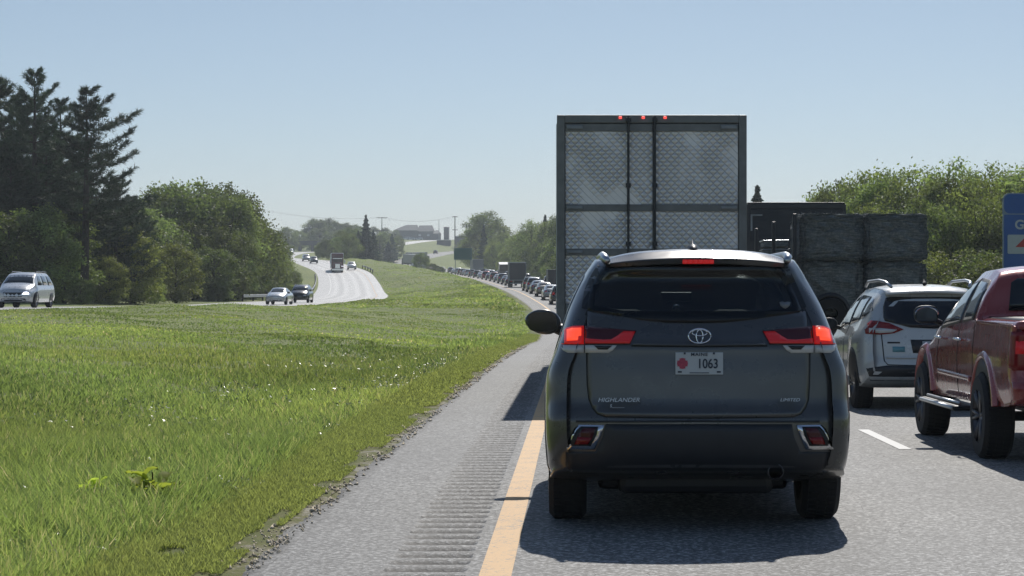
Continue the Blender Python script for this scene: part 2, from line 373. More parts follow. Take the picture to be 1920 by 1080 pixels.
# opposite carriageway
ob = np.arange(-B_H, B_H+.01, .35); tB = [trk(x, (-1.5, 2.1)) for x in ob]
tB = [1+(q-1)*1.5 for q in tB]
for n_, x in enumerate(ob):
    if x > 4.3: tB[n_] = 1.15
rb = rows[(rows < 1300)]
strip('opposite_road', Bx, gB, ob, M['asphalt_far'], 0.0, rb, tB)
strip('yellow_edge_line', Bx, gB, [4.0, 4.08], M['yellow'], .01, rb[rb < 700])
strip('white_edge_line', Bx, gB, [-3.4, -3.25], M['white'], .01, rb[rb < 700])
y = 20.0
while y < 560:
    strip('lane_dash', Bx, gB, [.25, .4], M['white'], .01, np.arange(y, y+3.1, 1.0)); y += 12.2

# ------------------------------------------------------------------ grass blades
def grass_patch(n, y0, y1, hmul, wmul, power=1.0, xr=None):
    u = rng.random(n)
    y = (y0**(1-power)+u*(y1**(1-power)-y0**(1-power)))**(1/(1-power)) if power != 1 else y0*(y1/y0)**u
    xl = -.285*y-1.2; xr_ = Ax(y)+A_L-.13; xr_ = xr_ if xr is None else np.minimum(xr_, xr)
    xl = np.maximum(xl, Bx(y)+B_H+.2)
    x = xl+(xr_-xl)*rng.random(n)
    d = Ax(y)+A_L-x                                       # distance from the asphalt
    # clumps: density and height vary
    cl = .5+.5*np.sin(x*1.7+1.3*np.sin(y*.8))*np.sin(y*1.1+x*.6); c2 = .5+.5*np.sin(x*.45+2)*np.sin(y*.21+1)
    keep = rng.random(n) < (.35+.65*cl)*np.clip((d-.1)/.4, .35, 1); x, y, d, cl, c2 = x[keep], y[keep], d[keep], cl[keep], c2[keep]; n = len(x)
    z = ground_h(x, y)-.01
    tall = np.clip((d-.38)/.6, 0.14, 1)*(.45+.55*np.exp(-((d-2.2)/2.4)**2))
    h = hmul*tall*(.45+.6*rng.random(n)+.35*cl)
    w = wmul*(.6+.8*rng.random(n)); a = rng.random(n)*2*np.pi
    lean = (.2+.5*rng.random(n))*h; la = rng.random(n)*2*np.pi+0.0
    ux, uy = np.cos(a)*w, np.sin(a)*w; lx, ly = np.cos(la)*lean, np.sin(la)*lean
    P = np.zeros((n, 5, 3)); b_ = np.stack([x, y, z], 1)
    P[:, 0] = b_+np.stack([-ux, -uy, 0*x], 1); P[:, 1] = b_+np.stack([ux, uy, 0*x], 1)
    m_ = b_+np.stack([lx*.3, ly*.3, h*.6], 1); P[:, 2] = m_+np.stack([ux*.8, uy*.8, 0*x], 1); P[:, 3] = m_-np.stack([ux*.8, uy*.8, 0*x], 1)
    P[:, 4] = b_+np.stack([lx, ly, h], 1)
    k = np.arange(n)*5; F = np.concatenate([np.stack([k, k+1, k+2], 1), np.stack([k, k+2, k+3], 1), np.stack([k+3, k+2, k+4], 1)])
    tint = .75+.5*rng.random((n, 1)); col = np.ones((n, 3))*tint
    yel = rng.random(n) < .05+.1*c2; col[yel] *= (1.35, 1.2, 1.2)
    brown = rng.random(n) < .02; col[brown] = (2.2, 1.5, 3)
    col *= (1+.35*(c2[:, None]-.5)*np.array([1.3, 1, .8]))
    dk = .5+.5*np.sin(x*.33+y*.12+1.4*np.sin(y*.17+.3)); col *= (.72+.46*dk[:, None])
    return P.reshape(-1, 3), F, np.repeat(col, 5, 0)
parts = [grass_patch(150000, 8.5, 24, .25, .0055, 1.2), grass_patch(120000, 22, 60, .2, .011, 1.2), grass_patch(90000, 55, 175, .13, .028, 1.4), grass_patch(45000, 170, 600, .22, .09, 1.3)]
def turf(n, y0, y1, h0, w0):
    y = y0*(y1/y0)**rng.random(n); d = .06+.85*rng.random(n)**1.1; x = Ax(y)+A_L-d; keep = (np.sin(x*9+y*2.1)+np.sin(y*3.3-x*4)+np.sin(y*.9) > -2.6+2.2*(d < .2)) ; x, y, d = x[keep], y[keep], d[keep]; n = len(x)
    z = np.maximum(ground_h(x, y), gA(y)-.03+.03*(d < .8))+.014; h = h0*(.5+rng.random(n))*(.5+np.clip(d, 0, 1)); w = w0*(.6+.8*rng.random(n)); a = rng.random(n)*6.283; l = rng.random(n)*6.283
    P = np.stack([np.stack([x-np.cos(a)*w, y-np.sin(a)*w, z], 1), np.stack([x+np.cos(a)*w, y+np.sin(a)*w, z], 1), np.stack([x+np.cos(l)*h*.6, y+np.sin(l)*h*.6, z+h], 1)], 1)
    k = np.arange(n)*3; c = (.6+.6*rng.random((n, 1)))*np.array([[1.2, 1.08, 1.15]]); return P.reshape(-1, 3), np.stack([k, k+1, k+2], 1), np.repeat(c, 3, 0)
parts += [turf(90000, 8.5, 30, .035, .006), turf(45000, 28, 110, .05, .016)]
vs, fs, ts, o_ = [], [], [], 0
for p, f, c in parts: vs.append(p); fs.append(f+o_); ts.append(c); o_ += len(p)
tag(obj('grass', np_mesh('grass', np.concatenate(vs), np.concatenate(fs), np.concatenate(ts)), M['grass']), 'tall green grass covering the median left of the road', 'grass', kind='stuff')
# glossy pale clover and low broadleaf plants along the verge
M['clover'] = leaf_mat('clover_leaf', (.16, .22, .10), (.26, .31, .19), .35, .33, 3); M['clover'].node_tree.nodes['Principled BSDF'].inputs['Specular IOR Level'].default_value = .6
n = 38000; y = 9*(60/9)**rng.random(n)
d = .6+.9*rng.random(n)**1.5+np.where(rng.random(n) < .35, rng.random(n)*3.5, 0); x = Ax(y)+A_L-d
m_ = (np.sin(x*2.1+y*.9)+np.sin(y*1.9-x)+np.sin(y*.55+1)) > (-.1+.25*(d > 2)); x, y, d = x[m_], y[m_], d[m_]; n = len(x)
z = ground_h(x, y)+(.04+.13*rng.random(n))*np.clip(d/1.5, .3, 1); s = (.006+.008*rng.random(n))*np.sqrt(y/12)
nn = rng.normal(size=(n, 3))*.42+np.array([0, -.37, .93]); nn /= np.linalg.norm(nn, axis=1)[:, None]; ax_ = np.cross(nn, rng.normal(size=(n, 3))); ax_ /= np.linalg.norm(ax_, axis=1)[:, None]; b2 = np.cross(nn, ax_)*.6
c_ = np.stack([x, y, z], 1); P = np.stack([c_-ax_*s[:, None]*1.6, c_+b2*s[:, None], c_+ax_*s[:, None]*1.6, c_-b2*s[:, None]], 1)
k = np.arange(n)*4; tn = np.repeat(.7+.9*rng.random((n, 1))*np.ones((n, 3)), 4, 0)
tag(obj('clover', np_mesh('clover', P.reshape(-1, 3), np.stack([k, k+1, k+2, k+3], 1), tn), M['clover']), 'pale shiny clover and low leaves along the grassy verge', 'ground cover', kind='stuff')
def weed(x, y, label, sc=1.0, rz=0):
    th = thing('weed_plant', label, 'plant', (x, y, gz(x, y)), rz, 'broad leaved weeds in the tall grass')
    v, f = [], []
    for q in range(24):
        a = q*2.4; L = random.uniform(.09, .2)*sc; el = random.uniform(0, .8); w = L*.27; a += random.uniform(-.6, .6)
        d = Vector((math.cos(a), math.sin(a), 0)); s = Vector((-d.y, d.x, 0)); p0 = Vector((random.uniform(-.09, .09), random.uniform(-.06, .06), .13*sc*random.random()+.08))
        st = [(0, .02, 0), (.3, .9, .6), (.6, 1, .85), (.85, .6, .9), (1, .02, .82)]; i0 = len(v)
        for tt_, ww, hh in st:
            c = p0+d*(L*tt_*math.cos(el))+Vector((0, 0, hh*L*math.sin(el)))
            v += [c-s*w*ww+Vector((0, 0, .02)), c, c+s*w*ww+Vector((0, 0, .02))]
        for r_ in range(4):
            for q_ in range(2): f.append((i0+r_*3+q_, i0+r_*3+q_+1, i0+r_*3+q_+4, i0+r_*3+q_+3))
    obj('leaves', np_mesh('leaves', v, f, np.random.default_rng(3).uniform(.8, 1.2, (len(v), 1))*np.ones((1, 3))), M['weed'], th)
    b = bmesh.new(); tube(b, [(0, 0, 0), (.01, 0, .15*sc), (0, .02, .3*sc)], [.012, .009, .004], 6); obj('stem', b, M['weed'], th)
weed(-2.9, 14.6, 'yellow green broad leaved weed, larger clump in the tall grass', .95)
weed(-3.35, 14.9, 'yellow green broad leaved weed, smaller left clump in the grass', .6, 1)

# gravel scattered along the broken asphalt edge
n = 2600; y = 9*(70/9)**rng.random(n); d = np.abs(rng.normal(size=n))*.16-.10; kp_ = (np.sin(y*1.7)+np.sin(y*4.3+1)+np.sin(y*.6) > .3) | (rng.random(n) < .18); y, d = y[kp_], d[kp_]; n = len(y); x = Ax(y)+A_L-d
s_ = (.004+.009*rng.random(n)**2)*np.sqrt(y/11); c_ = np.stack([x, y, gA(y)+.006+s_*.4], 1)
T4 = np.array([[1, 0, -.5], [-.5, .85, -.5], [-.5, -.85, -.5], [.1, 0, .8]]); P = c_[:, None, :]+(T4[None]+rng.normal(size=(n, 4, 3))*.25)*s_[:, None, None]*1.5
k = np.arange(n)*4; F = np.concatenate([np.stack([k+a, k+b, k+c], 1) for a, b, c in ((0, 1, 3), (1, 2, 3), (2, 0, 3), (0, 2, 1))])
tag(obj('gravel', np_mesh('gravel', P.reshape(-1, 3), F), plain('gravel_stone', (.55, .48, .36), .85, var=.5, scale=30)), 'loose gravel along the broken left edge of the shoulder', 'gravel', kind='stuff')
# dry stalks and pale seed heads above the grass
n = 2600; y = 9*(60/9)**rng.random(n); x = Ax(y)+A_L-.8-rng.random(n)**1.4*np.minimum(.22*y, 9); z = ground_h(x, y); h = .12+.13*rng.random(n); l = rng.random(n)*6.283; q = rng.random((n, 1))*.12+.03; w = .0012*np.sqrt(y/10)
tp = np.stack([x+np.cos(l)*h*.6, y+np.sin(l)*h*.6, z+h], 1); bs_ = np.stack([x, y, z], 1); wx = np.stack([w, 0*w, 0*w], 1)
P = np.stack([bs_-wx, bs_+wx, tp+wx, tp-wx, tp-wx*2.6-[0, 0, .0], tp+wx*2.6, tp+wx*1.4+np.stack([0*h, 0*h, h*.16], 1), tp-wx*1.4+np.stack([0*h, 0*h, h*.16], 1)], 1).reshape(-1, 3); k = np.arange(n)*8
tn = np.repeat(np.array([[1.3, 1.15, 1.1]])*(.7+.6*rng.random((n, 1))), 8, 0)
tag(obj('seed_heads', np_mesh('seed_heads', P, np.concatenate([np.stack([k, k+1, k+2, k+3], 1), np.stack([k+4, k+5, k+6, k+7], 1)]), tn), leaf_mat('dry_grass_stalk', (.36, .36, .2), (.46, .44, .3), .4, .6, 1)), 'pale dry seed heads standing among the roadside grass', 'grass stalks', kind='stuff')
# ------------------------------------------------------------------ vehicle shells
def catmull(P, sub):
    out = []; n = len(P)
    for i in range(n-1):
        p0 = P[max(i-1, 0)]; p1 = P[i]; p2 = P[i+1]; p3 = P[min(i+2, n-1)]
        for s in range(sub):
            t = s/sub
            out.append(tuple(.5*((2*b)+(c-a)*t+(2*a-5*b+4*c-d)*t*t+(-a+3*b-3*c+d)*t**3) for a, b, c, d in zip(p0, p1, p2, p3)))
    out.append(tuple(P[-1])); return out
def section(S, y, sub):
    zb, zm, zt, wm, wb, wr, c = (itp(S[k], y) for k in ('zb', 'belt', 'roof', 'wm', 'wb', 'wr', 'crown'))
    d = zm-zb; r = S.get('shoulder', .05)
    P = [(0, zb), (wm-.12, zb), (wm-.03, zb+.04), (wm-.003, zb+.28*d), (wm, zb+.6*d), (wm-.012, zb+.82*d), (wb, zm), ((wb+wr)/2+.018, (zm+zt)/2), (wr, zt-.055), (wr-.07, zt-.012), (wr*.5, zt+c*.75), (0, zt+c)]
    return catmull(P, sub)
def shell(S, sub=4, cap=.06, nround=5):
    """loft from rear (y=0) to front (y=L); rounded caps that follow the rear and front profiles; returns bmesh"""
    b = bmesh.new(); L = S['L']; ys = S['ys']; rp, fp = S['rear'], S['front']; rr = S.get('round', .07)
    def ypos(y, x, z, w):
        u = min(1, abs(x)/w)
        rb = itp(rp, z)+S.get('rbulge', .10)*u**2.5; fb = itp(fp, z)+S.get('fbulge', .25)*u**2.2
        a = max(0, 1-y/S.get('rlen', 1.1)); c = max(0, 1-(L-y)/S.get('flen', 1.2))
        return y+rb*a-fb*c
    rows_ = []
    def addrow(y, inset, dy):
        sec = section(S, y, sub); w = max(p[0] for p in sec); zc = (min(p[1] for p in sec)+max(p[1] for p in sec))/2; H = max(p[1] for p in sec)-min(p[1] for p in sec)
        row = []
        for x, z in sec:
            zz = zc+(z-zc)*(1-2*inset*S.get('rz', 1)/H); xx = x*(1-inset/w)
            row.append(Vector((xx, ypos(y, xx, z, w)+dy, zz)))
        rows_.append(row)
    for q in range(nround):
        a = math.pi/2*q/nround; addrow(0, rr*(1-math.sin(a)), rr*(1-math.cos(a)) if 0 else rr*(1-math.cos(a)))
    for y in ys:
        if rr < y < L-rr: addrow(y, 0, 0)
    for q in range(nround):
        a = math.pi/2*(nround-1-q)/nround; addrow(L, rr*(1-math.sin(a)), -rr*(1-math.cos(a)))
    n = len(rows_[0]); vr = []
    for row in rows_:
        r_ = [b.verts.new(p) for p in row]; l_ = [b.verts.new((-p.x, p.y, p.z)) for p in row[1:-1]]
        vr.append(r_+l_[::-1])
    m = len(vr[0])
    for a, c in zip(vr[:-1], vr[1:]):
        for k in range(m):
            try: b.faces.new((a[k], a[(k+1) % m], c[(k+1) % m], c[k]))
            except ValueError: pass
    # caps: outline cut by a grid, pushed onto the profile
    for row, sgn, tab, bk in ((rows_[0], 1, rp, S.get('rbulge', .10)), (rows_[-1], -1, fp, S.get('fbulge', .25))):
        out = row+[Vector((-p.x, p.y, p.z)) for p in row[1:-1]][::-1]
        cb = bmesh.new(); f = cb.faces.new([cb.verts.new((p.x, 0, p.z)) for p in out])
        w = max(p.x for p in row); z0 = min(p.z for p in row); z1 = max(p.z for p in row)
        grid_cut(cb, 'xz', (-w, w, cap), (z0, z1, cap))
        for v in cb.verts:
            u = min(1, abs(v.co.x)/w); v.co.y = (itp(tab, v.co.z)+bk*u**2.5) if sgn > 0 else L-(itp(tab, v.co.z)+bk*u**2.2)
        me = bpy.data.meshes.new('t'); cb.to_mesh(me); cb.free(); b.from_mesh(me); bpy.data.meshes.remove(me)
    bmesh.ops.remove_doubles(b, verts=b.verts, dist=.004)
    bmesh.ops.recalc_face_normals(b, faces=b.faces)
    return b
def grid_cut(b, ax, r1, r2):
    for a, (lo, hi, st) in zip(ax, (r1, r2)):
        i = 'xyz'.index(a); n = max(1, int(round((hi-lo)/st)))
        for k in range(1, n):
            co = [0, 0, 0]; no = [0, 0, 0]; co[i] = lo+(hi-lo)*k/n; no[i] = 1
            bmesh.ops.bisect_plane(b, geom=b.verts[:]+b.edges[:]+b.faces[:], plane_co=co, plane_no=no, dist=1e-6)
DIRS = {'rear': ('xz', Vector((0, 1, 0)), Vector((0, -60, 0))), 'front': ('xz', Vector((0, -1, 0)), Vector((0, 60, 0))),
        'left': ('yz', Vector((1, 0, 0)), Vector((-60, 0, 0))), 'right': ('yz', Vector((-1, 0, 0)), Vector((60, 0, 0))), 'top': ('xy', Vector((0, 0, -1)), Vector((0, 0, 60)))}
def panel(bvh, poly, side, off=.004, step=.06, thick=.012, into=None):
    """polygon drawn in a side view, cut by a grid, cast onto the shell, lifted by off and given thickness inward"""
    ax, d, o = DIRS[side]; i1, i2 = ('xyz'.index(a) for a in ax)
    b = bmesh.new(); vs = []
    for p in poly:
        c = Vector((0, 0, 0)); c[i1] = p[0]; c[i2] = p[1]; vs.append(b.verts.new(c))
    b.faces.new(vs); p1 = [p[0] for p in poly]; p2 = [p[1] for p in poly]
    grid_cut(b, ax, (min(p1), max(p1), step), (min(p2), max(p2), step))
    last = None
    for v in b.verts:
        h = bvh.ray_cast(v.co+o, d)
        if h[0] is None: h = bvh.find_nearest(v.co + (Vector((0,0,0)) if last is None else d*(d.dot(last))))
        last = h[0]; v.co = h[0]-d*off
    fs = b.faces[:]; r = bmesh.ops.extrude_face_region(b, geom=fs)
    for v in r['geom']:
        if isinstance(v, bmesh.types.BMVert): v.co = v.co+d*thick
    bmesh.ops.recalc_face_normals(b, faces=b.faces)
    if into is not None:
        me = bpy.data.meshes.new('t'); b.to_mesh(me); b.free(); into.from_mesh(me); bpy.data.meshes.remove(me); return into
    return b
def smooth_poly(P, sub=4):
    n = len(P); out = []
    for i in range(n):
        p0, p1, p2, p3 = P[i-1], P[i], P[(i+1) % n], P[(i+2) % n]
        for s in range(sub):
            t = s/sub; out.append(tuple(.5*((2*b)+(c-a)*t+(2*a-5*b+4*c-d)*t*t+(-a+3*b-3*c+d)*t**3) for a, b, c, d in zip(p0, p1, p2, p3)))
    return out
def stroke(P, w):
    """thin closed outline polygon strip along an open path"""
    out, back = [], []
    for i, p in enumerate(P):
        a = P[max(i-1, 0)]; c = P[min(i+1, len(P)-1)]; dx, dy = c[0]-a[0], c[1]-a[1]; l = math.hypot(dx, dy) or 1
        out.append((p[0]-dy/l*w/2, p[1]+dx/l*w/2)); back.append((p[0]+dy/l*w/2, p[1]-dx/l*w/2))
    return out+back[::-1]
def strokes(bvh, P, w, side, off, step=.05, thick=.01):
    b = bmesh.new()
    for a, c in zip(P[:-1], P[1:]): panel(bvh, stroke([a, c], w), side, off, step, thick, into=b)
    return b
def mir(P): return [(-x, z) for x, z in P][::-1]
def wheel(parent, x, y, r, w, side, style='alloy', name='wheel', spokes=5, lo=False):
    """side -1: outer face points to -x"""
    b = bmesh.new(); s = 16 if lo else 32; h = w/2
    lathe_x(b, [(-h*.75*side*-1*-1, r*.62), (-h*side, r*.68), (-h*side, r*.9), (-h*.75*side, r*.985), (-h*.3*side, r), (h*.3*side, r), (h*.75*side, r*.985), (h*side, r*.9), (h*side, r*.6)], s)
    if not lo:
        for k in range(48):   # tread blocks
            a = 2*math.pi*k/48
            for q, x0 in enumerate((-h*.72, -h*.2, h*.25)):
                aa = a+q*.03; c = Vector((x0+h*.22, math.cos(aa)*r, math.sin(aa)*r)); rr = bmesh.ops.create_cube(b, size=1)
                for v in rr['verts']:
                    l = Vector((v.co.x*h*.42, v.co.y*r*.075, v.co.z*.012)); l.rotate(Matrix.Rotation(aa-math.pi/2, 3, 'X')); v.co = c+l
    bmesh.ops.recalc_face_normals(b, faces=b.faces)
    e = thing_part(name, parent, (x, y, r))
    obj('tyre', b, M['rubber'], e, smooth=lo)
    b = bmesh.new(); xo = side*h
    lathe_x(b, [(xo*.2, r*.1), (xo*.35, r*.5), (xo*.55, r*.6), (xo*.98, r*.64), (xo*1.0, r*.68), (xo*.9, r*.6), (xo*.5, r*.58)], s)
    lathe_x(b, [(xo*.8, .001), (xo*.82, r*.1), (xo*.6, r*.14)], 12)
    for k in range(spokes):
        a = 2*math.pi*k/spokes
        for dq in (-.14, .14):
            d0 = Vector((0, math.cos(a), math.sin(a))); d1 = Vector((0, math.cos(a+dq), math.sin(a+dq)))
            tube(b, [Vector((xo*.72, 0, 0))+d0*r*.1, Vector((xo*.88, 0, 0))+d1*r*.4, Vector((xo*.92, 0, 0))+d1*r*.62], [r*.05, r*.04, r*.045], 4 if lo else 6)
    bmesh.ops.recalc_face_normals(b, faces=b.faces)
    obj('rim', b, M[style], e, smooth=True)
    return e
def thing_part(name, parent, loc=(0, 0, 0)):
    o = bpy.data.objects.new(name, None); o.location = loc; o.empty_display_size = .1; lnk(o, parent); return o
def text(name, s, size, mat, parent, loc, rot=(90, 0, 0), ext=.002, sx=1.0, shear=0.0, bold=0.0, space=1.0):
    c = bpy.data.curves.new(name, 'FONT'); c.body = s; c.size = size; c.extrude = ext; c.align_x = 'CENTER'; c.align_y = 'CENTER'; c.shear = shear; c.offset = bold; c.space_character = space
    o = bpy.data.objects.new(name, c); COL.objects.link(o); bpy.context.view_layer.update()
    me = bpy.data.meshes.new_from_object(o.evaluated_get(bpy.context.evaluated_depsgraph_get())); bpy.data.objects.remove(o)
    for v in me.vertices: v.co.x *= sx
    q = obj(name, me, mat, parent); q.location = loc; q.rotation_euler = tuple(R(a) for a in rot); return q
def arange(a, b, s): return [float(v) for v in np.arange(a, b, s)]

# ------------------------------------------------------------------ the dark SUV right ahead
DX, DY, CX = .77, 13.1, 1311.5      # rear centre in the world; picture column of its centre line
def PX(px, py, D=13.15):
    """photo pixel on the tail -> car coordinates"""
    return ((px-1079)*D/4000-DX, EYE+(560-py)*D/4000)
def PL(pts, D=13.15): return [PX(a, b, D) for a, b in pts]
S = dict(L=4.89, ys=arange(.05, 4.86, .12), round=.12, rz=.4, rlen=1.3, flen=1.0, rbulge=.13,
    zb=[(0, .36), (.4, .30), (1, .24), (4, .22), (4.9, .3)], belt=[(0, 1.13), (2, 1.10), (3.6, 1.04), (4.9, .85)],
    roof=[(0, 1.70), (.5, 1.725), (1.5, 1.73), (2.6, 1.71), (3.1, 1.6), (3.9, 1.14), (4.5, 1.05), (4.9, .9)],
    wm=[(0, .945), (.4, .96), (.95, .97), (3, .96), (4.3, .955), (4.9, .8)], wb=[(0, .88), (.5, .90), (3, .88), (4.2, .86), (4.9, .7)],
    wr=[(0, .635), (.4, .67), (2.6, .64), (3.1, .66), (3.9, .76), (4.9, .6)], crown=[(0, .03), (2.6, .035), (4.9, .02)],
    rear=[(.25, .14), (.36, .08), (.48, .02), (.6, 0), (.73, .005), (.765, .045), (.8, .06), (1.0, .075), (1.12, .09), (1.17, .085), (1.22, .15), (1.4, .28), (1.58, .40), (1.64, .36), (1.72, .40), (1.8, .45)],
    front=[(.2, .1), (.6, 0), (.9, .05), (1.2, .4)])
HS = thing('dark_suv', 'dark slate grey suv with lit brake lamps filling the left lane right ahead', 'suv', (DX, DY, 0))
hb = shell(S, 5, .04); HB = BVHTree.FromBMesh(hb); body = obj('body', hb, M['highlander_paint'], HS, smooth=True)
def hp(name, poly, mat, off=.004, side='rear', step=.05, thick=.012, parent=HS, sm=True):
    return obj(name, panel(HB, poly, side, off, step, thick), mat, parent, smooth=sm)
# tailgate with its shut line
gate = PL([(1101.7, 584), (1100, 645), (1101.7, 723), (1105, 750), (1112, 766), (1121, 776), (1136, 781), (1311, 783), (1488, 781), (1502, 776), (1512, 766), (1518, 750), (1520.5, 723), (1522.5, 649), (1520, 584)])
gl = PL([(1162, 487), (1235, 487), (1311, 487), (1385, 487), (1450.5, 487), (1468, 492), (1481, 507), (1493, 532), (1503, 557), (1511, 579), (1508, 584), (1470, 591), (1420, 599), (1360, 605), (1311, 606.5), (1250, 605), (1200, 600), (1150, 591), (1108, 583), (1102, 580), (1107, 546), (1117, 523), (1128, 505), (1143, 492)])
tg = thing_part('tailgate', HS)
hp('panel', gate, M['highlander_paint'], .010, parent=tg, step=.04, thick=.02)
hp('shut_line', [(x*1.008, z-.004) for x, z in gate], M['black'], .0035, parent=tg, thick=.004)
rw = hp('rear_window', gl, M['rear_tint'], .014, parent=HS, step=.04, thick=.012)
obj('window_surround', strokes(HB, [(x*1.0, z) for x, z in gl]+[gl[0]], .075, 'rear', .008, .05, .01), M['black'], tg)
# open the shell behind the rear glass and the windshield so the cabin can be seen into
def inside(p, P):
    c = False
    for i in range(len(P)):
        (x1, z1), (x2, z2) = P[i], P[i-1]
        if (z1 > p[1]) != (z2 > p[1]) and p[0] < (x2-x1)*(p[1]-z1)/(z2-z1)+x1: c = not c
    return c
cb = bmesh.new(); cb.from_mesh(body.data); kill = []
for f in cb.faces:
    c = f.calc_center_median()
    if c.y < .75 and all(inside((v.co.x*1.02, 1.33+(v.co.z-1.33)*1.02), gl) for v in f.verts) and c.z > 1.1: kill.append(f)
    elif 3.0 < c.y < 3.82 and abs(c.x) < .62 and c.z > 1.12: kill.append(f)
bmesh.ops.delete(cb, geom=kill, context='FACES'); cb.to_mesh(body.data); cb.free()
for yy, xs_, zt_, w_ in ((1.15, (-.5, 0, .5), 1.02, .42), (2.0, (-.55, 0, .55), 1.10, .45), (2.9, (-.4, .4), 1.16, .5)):
    for x in xs_:
        e = thing_part('seat', HS, (x, yy, 0)); obj('seat_back', bx(-w_/2, w_/2, 0, .14, .45, zt_, .05, 2), M['seat'], e); obj('headrest', bx(-.13, .13, .01, .11, zt_+.03, zt_+.21, .04, 2), M['seat'], e)
obj('dashboard', bx(-.75, .75, 3.45, 3.95, .7, 1.08, .06, 2), M['seat'], HS); obj('cabin_floor', bx(-.85, .85, .2, 4.0, .40, .44), M['seat'], HS)
obj('rear_view_mirror', bx(-.12, .12, 3.2, 3.22, 1.43, 1.5, .01), M['black'], HS)
gx, gz_ = PX(1268, 578, 13.1+3.0); b = bmesh.new(); bmesh.ops.create_uvsphere(b, u_segments=24, v_segments=16, radius=.03); o = obj('glint_ball', b, M['chrome'], HS, smooth=True); o.location = (gx, 3.0, gz_)  # chrome ball added in the cabin only to throw a sun glint
# horizontal crease and the pressed hollow round the plate
hp('crease', stroke(PL([(1184, 648), (1245, 649), (1311, 649.5), (1380, 649), (1440, 648)]), .009), M['black'], .0135, parent=tg, step=.08, thick=.004)
cr = hp('trim_strip', stroke(PL([(1187, 645.5), (1311, 647), (1437, 645.5)]), .010), M['highlander_paint'], .022, parent=tg, step=.08)
# taillights
def both(poly): return [poly, mir(poly)]
MX = lambda pts: [(px, py) for px, py in pts]
for sgn in (1, -1):
    f = (lambda P: P) if sgn == 1 else mir
    e = thing_part('taillight', HS)
    q = f(PL([(1051, 626), (1061, 616), (1075, 612), (1095, 611.5), (1095, 646), (1052, 646), (1049, 638)]))
    obj('quarter_lens', panel(HB, q, 'rear', .014, .03, .03), M['brake_red'], e, smooth=True)
    q = f(PL([(1062, 619), (1072, 615.5), (1090, 615), (1090, 638), (1062, 640)]))
    o = obj('lit_bulb', panel(HB, q, 'rear', .020, .03, .02), M['brake_core'], e, smooth=True)
    q = f(PL([(1048, 648), (1095, 648), (1095, 662.5), (1064, 662.5), (1055, 658)]))
    obj('reverse_lens', panel(HB, q, 'rear', .012, .03, .02), M['clear_lens'], e, smooth=True)
    q = f(PL([(1097, 612), (1145, 616), (1194, 620.5), (1188, 634), (1182, 645.6), (1097, 646)]))
    obj('gate_lens', panel(HB, q, 'rear', .018, .03, .02), M['dark_red_lens'], e, smooth=True)
    q = f(PL([(1097, 635), (1130, 637.5), (1146, 637), (1158, 630), (1170, 621.5), (1192, 622), (1181, 644), (1097, 644.5)]))
    obj('light_band', panel(HB, q, 'rear', .023, .03, .015), M['dim_red'], e, smooth=True)
    q = f(PL([(1097, 648), (1157, 648), (1150, 657), (1141, 662.5), (1097, 662.5)]))
    obj('white_lens', panel(HB, q, 'rear', .018, .03, .02), M['clear_lens'], e, smooth=True)
    q = f(PL([(1114, 648.5), (1148, 648.5), (1139, 656), (1122, 656)]))
    obj('dark_insert', panel(HB, q, 'rear', .022, .03, .01), M['trim'], e, smooth=True)
    # reflector lamps in the bumper
    e = thing_part('bumper_lamp', HS)
    q = f(PL([(1085, 799), (1133, 799), (1128, 815), (1115, 846), (1061, 846), (1068, 824), (1076, 807)], 13.05))
    obj('chrome_frame', panel(HB, q, 'rear', .012, .04, .02), M['chrome'], e, smooth=True)
    q = f(PL([(1089, 802), (1122, 802), (1118, 818), (1108, 839), (1066, 839.5), (1074, 822), (1080, 810)], 13.05))
    obj('surround', panel(HB, q, 'rear', .017, .04, .015), M['black'], e, smooth=True)
    q = f(PL([(1094, 805), (1117, 804), (1112, 821), (1103, 836), (1076, 837), (1083, 820)], 13.05))
    obj('reflector', panel(HB, q, 'rear', .021, .04, .012), M['dark_red_lens'], e, smooth=True)
    q = f(PL([(1083, 822), (1110, 823), (1102, 835), (1078, 836)], 13.05))
    obj('reflector_lower', panel(HB, q, 'rear', .024, .04, .01), M['red_lens'], e, smooth=True)  # lower part of the reflector in a brighter red
# bumper lower inset
hp('bumper_insert', PL([(1136, 797), (1311, 796), (1488, 797), (1492, 822), (1505, 850), (1560, 852), (1556, 880), (1540, 897), (1311, 900), (1078, 897), (1062, 880), (1060, 852), (1116, 850), (1130, 822)], 13.05), M['trim'], .006)
hp('bumper_step', stroke(PL([(1080, 793), (1311, 790), (1542, 793)], 13.05), .012), M['trim'], .012)
# spoiler with centre brake lamp
sp = bmesh.new(); N_ = 90; prof = [(0, 0), (.006, .008), (.12, .0545), (.20, .066), (.34, .062), (.34, .0), (.1, -.035), (.015, -.028)]
vr = []
for i_ in range(N_+1):
    x = -.55+1.1*i_/N_; u = x/.55; z0 = 1.70-.03*u*u-(.012 if abs(x) > .2 else 0)*0; y0 = .285+.10*u*u; sc = 1-.35*abs(u)**6
    vr.append([sp.verts.new((x, y0+py*1.0, z0+pz*sc)) for py, pz in prof])
for a, c in zip(vr[:-1], vr[1:]):
    for k in range(len(prof)): sp.faces.new((a[k], a[(k+1) % len(prof)], c[(k+1) % len(prof)], c[k]))
sp.faces.new(vr[0]); sp.faces.new(vr[-1][::-1]); bmesh.ops.recalc_face_normals(sp, faces=sp.faces)
spo = obj('spoiler', sp, M['highlander_paint'], HS)
b = bmesh.new()
for k in range(6): box(b, -.098+k*.033, -.098+k*.033+.031, .272, .31, 1.668, 1.695, .003, 1)
obj('centre_brake_light', b, M['brake_red'], spo)
b = bmesh.new(); n_ = 10; f_ = []
